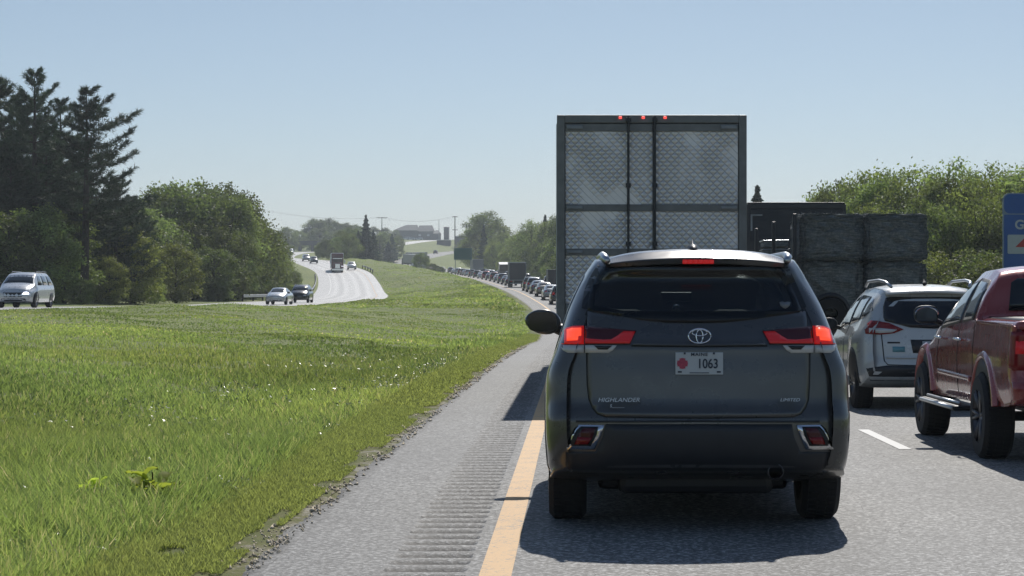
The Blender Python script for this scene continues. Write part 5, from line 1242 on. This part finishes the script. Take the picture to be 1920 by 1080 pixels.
def decid(seed, H, Rc, n, leafmat, size=.17, low=.12, sparse=0.0):
    rg = np.random.default_rng(seed); b = bmesh.new(); nb = 46; Cs = []; blobs = []
    lean = rg.normal(size=2)*.04*H
    tube(b, [(0, 0, -.3), (lean[0]*.3, lean[1]*.3, H*.3), (lean[0]*.7, lean[1]*.7, H*.6), (lean[0], lean[1], H*.9)], [H*.022, H*.017, H*.011, H*.003], 7)
    for k in range(nb):
        u = (k+.5)/nb; z = H*(low+(1-low)*u**.9); env = Rc*math.sin(math.pi*min(.97, .12+.85*(z/H-low)/(1-low)))**.6
        a = k*2.4+rg.normal()*.4; r_ = env*(.35+.6*math.sqrt(rg.random())); c = np.array([math.cos(a)*r_+lean[0]*u, math.sin(a)*r_+lean[1]*u, z*(.93+.1*rg.random())]); br = Rc*(.20+.16*rg.random()); blobs.append((c, br))
        if k % 2 == 0:
            zz = z*.62; tube(b, [(lean[0]*zz/H, lean[1]*zz/H, zz), tuple(c*np.array([.55, .55, .9])), tuple(c)], [H*.007, H*.004, H*.0015], 5)
    w = np.array([q[1]**2 for q in blobs]); w /= w.sum(); idx = rg.choice(nb, n, p=w)
    d = rg.normal(size=(n, 3)); d /= np.linalg.norm(d, axis=1)[:, None]; rad = np.array([blobs[i][1] for i in idx])[:, None]*(rg.random((n, 1))**.4); d[:, 2] *= .8
    C = np.array([blobs[i][0] for i in idx])+d*rad*(1+.25*rg.normal(size=(n, 1)))
    bt = (.75+.5*rg.random(nb))[idx]; P, F, T = leaf_cloud(C, size, rg, .6); T *= np.repeat(bt[:, None]**1.4, 4, 0)
    if sparse:
        for k in range(45):
            a = rg.random()*6.28; r_ = Rc*.9*math.sqrt(rg.random()); z = H*(.8+.12*rg.random())*(1-.25*(r_/Rc)**2); L = H*(.05+.07*rg.random())
            tube(b, [(math.cos(a)*r_, math.sin(a)*r_, z), (math.cos(a)*r_*1.05+rg.normal()*.1, math.sin(a)*r_*1.05, z+L)], [.02, .008], 3)
    return tree_parts((P, F, T), b, leafmat)
def pine(seed, H, Rc, bare=.2, oneside=0.0, n_wh=22):
    rg = np.random.default_rng(seed); b = bmesh.new(); tube(b, [(0, 0, -.3), (.1, 0, H*.4), (.15, .05, H*.8), (.12, .05, H)], [H*.017, H*.013, H*.006, H*.002], 8); C = []; D = []
    for w in range(n_wh):
        u = w/(n_wh-1); z = H*(bare+(1-bare)*u)+rg.normal()*.2*(u < .95); L0 = Rc*(1-u)**.6*(.55+.5*rg.random())+.5; L0 *= (.45 if u < .12 else 1); nbr = rg.integers(4, 7)
        for k in range(nbr):
            a = w*1.3+k*6.283/nbr+rg.normal()*.3; L = L0*(.6+.55*rg.random())
            if oneside: L *= 1+oneside*math.cos(a)
            dr = np.array([math.cos(a), math.sin(a), 0]); up = .05+.95*u**1.5+rg.normal()*.08; pts = []
            for s in np.linspace(0, 1, 6): pts.append(dr*L*s+np.array([.1, 0, z+L*(up*s*.6-.25*s*(1-s)+.22*s**3)]))
            tube(b, [tuple(p) for p in pts], [.06*(1-u*.6), .05, .04, .03, .02, .01], 4)
            m = int(12+L*16); s = .22+.78*rg.random(m)**.8; q = np.array([np.array([np.interp(t_, np.linspace(0, 1, 6), [p[i] for p in pts]) for i in range(3)]) for t_ in s])
            sd_ = np.array([-dr[1], dr[0], 0]); wd = (L*.26*(1-.45*s))[:, None]; q = q+sd_*wd*rg.normal(size=(m, 1))*.6+np.array([0, 0, 1])*rg.normal(size=(m, 1))*.08
            C.append(q); D.append(np.tile(dr, (m, 1)))
    C = np.concatenate(C); D = np.concatenate(D); n = len(C); per = 9
    C = np.repeat(C, per, 0)+rg.normal(size=(n*per, 3))*.06; d = np.repeat(D, per, 0)*.7+rg.normal(size=(n*per, 3))*.65+np.array([0, 0, .45]); d /= np.linalg.norm(d, axis=1)[:, None]
    sd_ = np.cross(d, rg.normal(size=d.shape)); sd_ /= np.linalg.norm(sd_, axis=1)[:, None]; L = .26+.2*rg.random((len(C), 1))
    P = np.stack([C-sd_*.028, C+sd_*.028, C+d*L], 1).reshape(-1, 3); k = np.arange(len(C))*3; T = np.repeat((.75+.6*np.repeat(rg.random((n, 1)), per, 0))*np.ones((1, 3)), 3, 0)
    return tree_parts((P, np.stack([k, k+1, k+2], 1), T), b, M['needle'])
def spruce(seed, H, Rc, n=5200):
    rg = np.random.default_rng(seed); b = bmesh.new(); tube(b, [(0, 0, -.3), (0, 0, H)], [H*.016, .01], 7)
    u = rg.random(n)**.75; z = H*(.04+.95*(1-u)); lay = .75+.25*np.cos(z*5.5)+.08*rg.normal(size=n); r_ = Rc*(u**.85)*lay*np.sqrt(rg.random(n))**.5; a = rg.random(n)*6.283; lob = 1+.15*np.sin(a*5+z)
    C = np.stack([np.cos(a)*r_*lob, np.sin(a)*r_*lob, z-.12*r_], 1); P, F, T = leaf_cloud(C, .2, rg, .5, .3); return tree_parts((P, F, T), b, M['needle'])
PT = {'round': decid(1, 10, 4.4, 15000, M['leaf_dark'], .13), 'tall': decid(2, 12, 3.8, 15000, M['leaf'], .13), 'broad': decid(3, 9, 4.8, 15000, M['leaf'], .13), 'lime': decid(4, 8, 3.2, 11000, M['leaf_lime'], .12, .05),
      'sparse': decid(5, 10, 3.8, 8500, M['leaf'], .11, .1, 1), 'sparse_lime': decid(6, 10, 3.6, 8000, M['leaf_lime'], .105, .1, 1), 'dark': decid(7, 11, 4.0, 9500, M['leaf_dark'], .17, .04),
      'pine': pine(8, 19, 4.6, .2, 0, 17), 'pine_open': pine(9, 17, 4.4, .33, .4, 12), 'pine_full': pine(10, 17, 5.0, .12), 'spruce': spruce(11, 13, 2.6), 'fir': spruce(12, 12, 3.4)}
for c_ in (bpy.data.meshes,): pass
PH = {'round': 10, 'tall': 12, 'broad': 9, 'lime': 8, 'sparse': 10, 'sparse_lime': 10, 'dark': 11, 'pine': 19, 'pine_open': 17, 'pine_full': 17, 'spruce': 13, 'fir': 12}
NM = {'pine': 'pine_tree', 'pine_open': 'pine_tree', 'pine_full': 'pine_tree', 'spruce': 'spruce_tree', 'fir': 'spruce_tree'}
def tree(kind, px, y, top, label, group=None, wid=1.0, rz=None, x=None):
    """placed along the sight line of photo column px at distance y, tall enough to reach row top"""
    for _ in range(60):                              # step back along the sight line until clear of both roads
        x = (px-1079)*y/4000; R_ = .5*(560-top)*y/4000*.4*wid
        if y < 1200 and px < 600 and x > float(Bx(y))-B_H-1.5-R_*.6 and x < float(Bx(y))+B_H+4: y *= 1.025
        elif y < 1200 and px > 860 and x < float(Ax(y))+A_R+1.2+R_*.5: y *= 1.02
        else: break
    z = gz(x, y); H = EYE+(560-top)*y/4000-z; H *= 1.0 if kind in ('spruce', 'fir') else (.955 if 'pine' in kind else .93); s = H/PH[kind]
    th = thing(NM.get(kind, 'tree'), label, 'tree' if kind not in NM else NM[kind].split('_')[0]+' tree', (x, y, z), random.random()*6.28 if rz is None else rz, group)
    th.scale = (s*wid, s*wid, s)
    if group: PEND.setdefault(group, []).append((px, th, kind))
    cm, tm_ = PT[kind]; obj('crown', cm, None, th); obj('trunk', tm_, None, th); return th
PEND = {}
GL = 'pines and dark trees at the left roadside'
tree('pine', 62, 168, 122, 'tallest dark pine at the left, broad crown against the sky', wid=1.05, rz=.5)
tree('pine_open', 158, 160, 158, 'open pine with long bare limbs reaching right over the trees', wid=1.25, rz=0)
tree('pine_full', -5, 172, 140, 'pine cut by the left edge of the photo', wid=1.1)
tree('pine', 112, 180, 178, 'pine in the gap between the two tallest pines', GL)
tree('pine_full', 35, 185, 175, 'shaded pine behind the tallest pine', wid=1.2)
for px, y, top, k in ((-80, 170, 150, 'pine'), (-150, 175, 190, 'pine_full'), (215, 178, 330, 'pine_full'), (250, 185, 365, 'pine_full'), (90, 170, 260, 'pine_full'), (20, 165, 290, 'pine_full'), (135, 178, 250, 'pine_full')): tree(k, px, y, top, 'dark pine standing low among the taller left roadside pines', GL, 1.25)
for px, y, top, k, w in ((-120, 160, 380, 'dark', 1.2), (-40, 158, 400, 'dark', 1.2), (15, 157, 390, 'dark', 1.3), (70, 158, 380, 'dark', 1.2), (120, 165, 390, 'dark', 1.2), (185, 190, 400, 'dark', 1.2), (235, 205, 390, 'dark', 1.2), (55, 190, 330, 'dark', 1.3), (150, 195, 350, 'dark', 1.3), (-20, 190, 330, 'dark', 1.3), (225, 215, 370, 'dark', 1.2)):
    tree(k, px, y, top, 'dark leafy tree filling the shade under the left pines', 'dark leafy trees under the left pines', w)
tree('lime', 245, 180, 425, 'light green tree in front of the dark left pines', wid=1.15)
tree('lime', 330, 196, 455, 'low lime green tree right of the light green one at left', wid=1.2)
tree('lime', 205, 172, 480, 'small light green tree nearest under the open pine', wid=1.1)
tree('lime', 290, 188, 520, 'short light green shrub tree between the two lime trees', wid=1.2)
tree('dark', 150, 158, 520, 'low dark bush at the foot of the open pine', wid=1.6)
tree('round', 408, 178, 528, 'low grey green bush left of the oncoming white car', wid=1.9)
GM = 'rounded leafy trees in the wood left of the opposite road'
for px, y, top, k, w in ((285, 230, 350, 'tall', 1.1), (325, 232, 344, 'round', 1.1), (372, 236, 340, 'broad', 1.0), (415, 240, 345, 'round', 1.1), (435, 235, 358, 'tall', 1.0), (458, 250, 382, 'broad', 1.0), (478, 270, 408, 'round', .9), (495, 290, 428, 'broad', .8), (300, 222, 400, 'dark', 1.2), (345, 226, 410, 'dark', 1.2), (390, 230, 405, 'round', 1.2), (420, 215, 425, 'dark', 1.1), (448, 228, 435, 'round', 1.0), (475, 245, 445, 'dark', .9), (270, 215, 420, 'broad', 1.2), (360, 222, 470, 'dark', 1.4), (400, 188, 460, 'dark', 1.4), (440, 195, 470, 'dark', 1.4), (470, 240, 478, 'dark', 1.2), (492, 262, 482, 'dark', 1.0), (508, 300, 462, 'dark', .8), (260, 215, 370, 'tall', 1.2)):
    tree(k, px, y, top, 'rounded leafy tree in the dense wood left of the opposite road', GM, w)
for px, y, top in ((515, 290, 500), (530, 320, 502), (540, 350, 500), (500, 262, 520), (552, 372, 508)): tree('round', px, y, top, 'small bush on the bank behind the guardrail', 'bushes behind the left guardrail', 1.5)
# far left and beyond the bend
GF = 'far trees on the skyline beyond the bend'
for px, y, top, k, w in ((540, 900, 424, 'tall', 1.5), (560, 950, 430, 'tall', 1.6), (580, 1000, 418, 'pine', 1.6), (592, 1000, 408, 'dark', 1.4), (612, 1000, 408, 'dark', 1.6), (632, 990, 414, 'dark', 1.5), (652, 990, 416, 'tall', 1.5), (672, 1000, 420, 'dark', 1.4), (530, 820, 432, 'dark', 1.4), (552, 700, 448, 'round', 1.3), (600, 930, 425, 'dark', 1.6), (640, 930, 428, 'dark', 1.6), (515, 600, 440, 'round', 1.3), (700, 1050, 424, 'dark', 1.4), (722, 1150, 426, 'dark', 1.4), (742, 1200, 430, 'tall', 1.3), (528, 480, 452, 'dark', 1.3), (540, 640, 470, 'dark', 1.5), (500, 900, 425, 'dark', 1.5), (480, 900, 420, 'dark', 1.5), (575, 690, 482, 'dark', 1.2), (592, 720, 480, 'round', 1.3)):
    tree(k, px, y, top, 'hazy dark tree on the skyline beyond the far bend', GF, w)
GC = 'trees between the two carriageways in the distance'
tree('spruce', 686, 585, 402, 'dark pointed spruce rising above the far median trees', wid=1.3)
tree('fir', 672, 600, 432, 'dark spruce just left of the pointed spruce', wid=1.2)
tree('fir', 700, 590, 430, 'dark spruce just right of the pointed spruce', wid=1.1)
for px, y, top, k, w in ((612, 600, 448, 'round', 1.2), (632, 575, 442, 'tall', 1.2), (652, 570, 436, 'broad', 1.0), (640, 620, 430, 'tall', 1.2), (660, 640, 425, 'dark', 1.2), (600, 640, 455, 'dark', 1.2), (622, 560, 462, 'dark', 1.4), (650, 555, 462, 'dark', 1.4)):
    tree(k, px, y, top, 'leafy tree in the clump behind the red semi truck', GC, w)
for px, y, top, k, w in ((722, 850, 432, 'tall', 1.3), (735, 840, 438, 'fir', 1.2), (745, 860, 440, 'tall', 1.2), (728, 790, 452, 'fir', 1.5), (712, 800, 440, 'dark', 1.3)):
    tree(k, px, y, top, 'tree in the dark clump just behind the far pale trailers', 'trees behind the far pale trailers', w)
# scrub in the median in front of the queue
for px, y, top, w, lab in ((790, 520, 474, 1.1, 'bushy small tree alone on the median slope'), (812, 530, 494, 1.8, 'low scrub right of the lone median tree'), (770, 515, 500, 1.8, 'low scrub left of the lone median tree'), (826, 560, 500, 1.5, 'rightmost low scrub by the end of the queue'), (722, 420, 527, 2.0, 'dark low shrub on the median slope')):
    tree('broad' if top < 490 else 'round', px, y, top, lab, wid=w)
# right side of the jam
GRT = 'roadside trees on the right of the jam'
tree('tall', 908, 650, 392, 'tall light green tree with a thin crooked top above the jam', wid=1.3)
tree('spruce', 907, 600, 421, 'dark pointed spruce behind the pale trailer in the jam', wid=1.0)
tree('lime', 928, 560, 452, 'rounded lime green tree behind the pale trailer in the jam', wid=.95)
tree('spruce', 945, 640, 430, 'second dark spruce right of the lime green tree', wid=1.1)
tree('sparse', 1000, 470, 408, 'thin leafed tree with bare twigs left of the silver trailer', wid=1.1)
tree('spruce', 1022, 450, 402, 'dark spruce top just left of the silver trailer', wid=1.1)
for px, y, top, k, w in ((890, 700, 420, 'tall', 1.3), (925, 680, 415, 'lime', 1.3), (940, 620, 432, 'tall', 1.2), (958, 560, 440, 'tall', 1.2), (975, 540, 432, 'tall', 1.2), (988, 500, 428, 'tall', 1.2), (1012, 480, 415, 'tall', 1.2), (1035, 440, 408, 'tall', 1.2), (1055, 430, 400, 'tall', 1.2), (955, 500, 465, 'lime', 1.2), (972, 480, 460, 'sparse', 1.3), (990, 450, 455, 'tall', 1.2), (1008, 420, 450, 'dark', 1.3), (1028, 390, 450, 'dark', 1.2), (1050, 350, 440, 'dark', 1.2), (1020, 380, 485, 'dark', 1.6), (1036, 340, 480, 'lime', 1.0), (1080, 330, 430, 'dark', 1.2), (1110, 300, 430, 'dark', 1.2), (1150, 280, 425, 'tall', 1.2), (1200, 260, 425, 'dark', 1.2), (1250, 240, 425, 'tall', 1.2), (1300, 220, 420, 'dark', 1.2), (1350, 200, 420, 'dark', 1.2)):
    tree(k, px, y, top, 'leafy tree in the wood along the right of the jam', GRT, w)
tree('spruce', 1420, 210, 346, 'dark spruce tip between the silver trailer and the leafy wood', wid=1.25)
GR2 = 'spring leafed trees behind the bales and pickup'
for px, y, top, k, w in ((1400, 200, 405, 'dark', 1.3), (1450, 190, 392, 'round', 1.2), (1500, 190, 388, 'round', .9), (1520, 172, 362, 'tall', .8), (1552, 166, 336, 'sparse', .8), (1540, 175, 372, 'sparse', .8), (1580, 160, 340, 'broad', .7), (1612, 150, 314, 'sparse', .9), (1642, 142, 318, 'tall', .9), (1672, 150, 304, 'sparse_lime', 1.0), (1700, 138, 324, 'sparse', 1.0), (1735, 144, 300, 'sparse_lime', 1.0), (1768, 136, 322, 'tall', .9), (1800, 140, 290, 'sparse', 1.0), (1838, 134, 316, 'sparse_lime', 1.0), (1868, 146, 296, 'sparse', 1.0), (1900, 138, 308, 'sparse_lime', 1.0), (1940, 138, 296, 'sparse', 1.1), (1970, 136, 298, 'sparse', 1.3), (2030, 136, 300, 'tall', 1.2),
    (1590, 132, 405, 'round', 1.0), (1640, 128, 372, 'sparse_lime', .9), (1688, 126, 392, 'round', .9), (1740, 124, 362, 'tall', .9), (1784, 122, 392, 'round', .9), (1828, 122, 356, 'sparse_lime', .9), (1876, 122, 388, 'dark', .9), (1925, 120, 360, 'sparse', 1.0), (1970, 118, 380, 'sparse', 1.2),
    (1700, 112, 470, 'dark', 1.5), (1760, 108, 460, 'sparse_lime', 1.5), (1810, 106, 468, 'broad', 1.3), (1860, 104, 470, 'dark', 1.4), (1910, 100, 470, 'broad', 1.3), (1620, 118, 470, 'dark', 1.5), (1560, 125, 460, 'dark', 1.4), (1510, 140, 440, 'dark', 1.4)):
    tree(k, px, y, top, 'leafy spring tree in the wood behind the bales and pickup', GR2, w)

# ------------------------------------------------------------------ far buildings, poles, overpass
def at(px, py, y): return (px-1079)*y/4000, EYE+(560-py)*y/4000
def prism(pts, y0, y1):
    b = bmesh.new(); f = b.faces.new([b.verts.new((x, y0, z)) for x, z in pts]); e = bmesh.ops.extrude_face_region(b, geom=[f])
    for v in e['geom']:
        if isinstance(v, bmesh.types.BMVert): v.co.y = y1
    bmesh.ops.recalc_face_normals(b, faces=b.faces); return b
M['roof_grey'] = plain('grey_shingle', (.11, .115, .12), .8, scale=1); M['wall_grey'] = plain('grey_wall', (.13, .13, .135), .8, scale=1); M['dark_wall'] = plain('dark_wall', (.05, .052, .06), .8)
def house(label, px0, px1, pyb, pyw, pyr, y, ridge=(.25, .95), wins=(), wall='wall_grey', roof='roof_grey', name='house', cat='house', depth=14):
    x0, zb = at(px0, pyb, y); x1, zw = at(px1, pyw, y); _, zr = at(0, pyr, y); th = thing(name, label, cat, (x0, y, zb)); w = x1-x0; hz = zw-zb
    obj('wall', bx(0, w, 0, depth, -6, hz), M[wall], th)
    b = bmesh.new(); c = [(-.4, -.4, hz+.01), (w+.4, -.4, hz+.01), (w+.4, depth+.4, hz+.01), (-.4, depth+.4, hz+.01), (w*ridge[0], depth/2, zr-zb), (w*ridge[1], depth/2, zr-zb)]; v = [b.verts.new(p) for p in c]
    for f in ((0, 1, 5, 4), (1, 2, 5), (2, 3, 4, 5), (3, 0, 4), (3, 2, 1, 0)): b.faces.new([v[i] for i in f])
    obj('roof', b, M[roof], th)
    for px in wins:
        xw, zw_ = at(px, (pyb+pyw)/2, y); obj('window', bx(xw-x0-.7, xw-x0+.7, -.06, .02, zw_-zb-.5, zw_-zb+.5), M['white_lens'], th)
    return th
house('large grey roofed house on the hilltop skyline', 738, 782, 448, 432, 421, 1290, (.5, .98))
house('long grey house joined right of the large hilltop one', 783, 812, 448, 434, 422, 1292, (.05, .9), (787, 803))
house('lower grey house at the right end of the hilltop', 812, 824, 447, 438, 431, 1285, (.3, .7))
house('dark tower block above the hilltop shed', 832, 841, 446, 426, 425, 1295, (.3, .7), (), 'dark_wall', 'dark_wall', 'tower_block', 'building', 8)
for px, lab in ((769, 'left lone white car'), (778, 'second white car'), (793, 'rightmost white car')):
    x, z = at(px, 0, 1262); place_car('minivan', 'white', x, 1262, gz(x, 1262), 1.57, lab+' parked below the hilltop houses', 'white cars parked below the hilltop houses')
def flat(label, px0, px1, pyt, y, h=3.2, depth=10):
    x0, zt_ = at(px0, pyt, y); x1, _ = at(px1, 0, y); th = thing('shed', label, 'building', (x0, y, zt_-h)); w = x1-x0
    obj('wall', bx(.3, w-.3, 0, depth, -4, h-.31), M['dark_wall'], th); obj('roof', bx(0, w, -1, depth+.5, h-.3, h), M['white_paint'], th)
flat('dark shed with wide white flat roof by the tall pole', 852, 882, 442.5, 1150, 3.6); flat('small shed with white sloping roof left of the tall pole', 818, 845, 449.5, 1165, 2.2)
def pole(label, px, pyt, y, r=.16, arm=0, name='utility_pole', cat='utility pole'):
    x, zt_ = at(px, pyt, y); z = gz(x, y); th = thing(name, label, cat, (x, y, z)); b = bmesh.new(); tube(b, [(0, 0, -.5), (0, 0, zt_-z)], [r*1.3, r*.8], 8); obj('shaft', b, M['bark'] if arm else M['steel'], th)
    for k in range(int(arm > 0)+int(arm > 1)): obj('crossarm', bx(-arm*1.0, arm*1.0, -.1, .1, zt_-z-.5-k*6, zt_-z-.2-k*6), M['bark'], th)
    return Vector((x, y, zt_-.15))
p1 = pole('utility pole with a wide crossarm above the dark spruces', 716, 407, 1000, .2, 2.6); p2 = pole('tall utility pole rising left of the green road sign', 853, 405, 980, .25, 1.2)
pole('thin grey mast left of the tall utility pole', 823, 412, 1250, .18, 0, 'mast', 'mast')
x, z = at(480, 391, 900); p0 = Vector((x, 900, z)); pp = pole('utility pole lost among the left wood tops', 480, 391, 900, .2, 1.5)
for nm, a, c_ in (('left', p0, p1), ('right', p1, p2)):
    for q in (-1.2, 1.2):
        b = bmesh.new(); pts = [a.lerp(c_, t_)+Vector((q, 0, -6*4*t_*(1-t_)*.35)) for t_ in [k/14 for k in range(15)]]; tube(b, [p-pts[0] for p in pts], .022, 4); o = obj('power_line', b, M['black'])
        o.location = pts[0]; tag(o, ('upper' if q > 0 else 'lower')+' power line '+('left' if nm == 'left' else 'right')+' of the wide armed pole', 'power line')
# dark overpass glimpsed between the far trees
x0, zd = at(520, 452, 905); x1, _ = at(600, 0, 905); th = thing('overpass', 'dark overpass crossing between the far trees', 'bridge', (x0, 905, zd-2)); w = x1-x0
M['concrete'] = plain('dark_concrete', (.06, .065, .075), .8, scale=.6)
obj('deck', bx(0, w, 0, 9, .4, 1.4), M['concrete'], th); obj('parapet', bx(0, w, -.2, .1, 1.41, 2.1), M['concrete'], th)
for k in range(3): obj('pier', bx(w*(.2+.3*k)-.5, w*(.2+.3*k)+.5, 3, 6, -9, .4), M['concrete'], th)

def ordn(k):
    W = 'first second third fourth fifth sixth seventh eighth ninth tenth eleventh twelfth'.split(); return W[k] if k < 12 else f"{k+1}{'th' if 10 < (k+1) % 100 < 14 else {1: 'st', 2: 'nd', 3: 'rd'}.get((k+1) % 10, 'th')}"
ADJ = {'round': 'rounded dark green tree', 'tall': 'tall green tree', 'broad': 'broad green tree', 'lime': 'lime green tree', 'sparse': 'thin leafed twiggy tree', 'sparse_lime': 'yellow green twiggy tree', 'dark': 'dense dark tree', 'pine': 'dark pine', 'pine_full': 'full dark pine', 'fir': 'dark conifer', 'spruce': 'pointed conifer'}
PLACE = {GL: 'among the left roadside pines', 'dark leafy trees under the left pines': 'in the shade under the left pines', GM: 'in the wood left of the opposite road', 'bushes behind the left guardrail': 'on the bank behind the guardrail', GF: 'on the skyline beyond the far bend', GC: 'in the clump behind the red truck', 'trees behind the far pale trailers': 'behind the far pale trailers', GRT: 'in the wood right of the jam', GR2: 'in the wood behind the bales'}
for g_, L_ in PEND.items():
    for k, (px, th, kd) in enumerate(sorted(L_, key=lambda q: q[0])): th['label'] = f"{ADJ[kd] if 'bushes' not in g_ else 'small dark bush'}, {ordn(k)} from the left {PLACE[g_]}"
# ------------------------------------------------------------------ air
t = bpy.data.materials.new('haze'); t.use_nodes = True; n = t.node_tree; n.nodes.clear(); o_ = n.nodes.new('ShaderNodeOutputMaterial'); pv = n.nodes.new('ShaderNodeVolumePrincipled')
pv.inputs['Color'].default_value = (.86, .94, 1, 1); pv.inputs['Density'].default_value = .00026; pv.inputs['Anisotropy'].default_value = .3
n.links.new(pv.outputs[0], o_.inputs['Volume'])
hz = obj('haze', bx(-1700, 1700, -120, 3400, -12, 75), t); tag(hz, 'thin pale blue air over the distant hills', 'haze', kind='stuff')
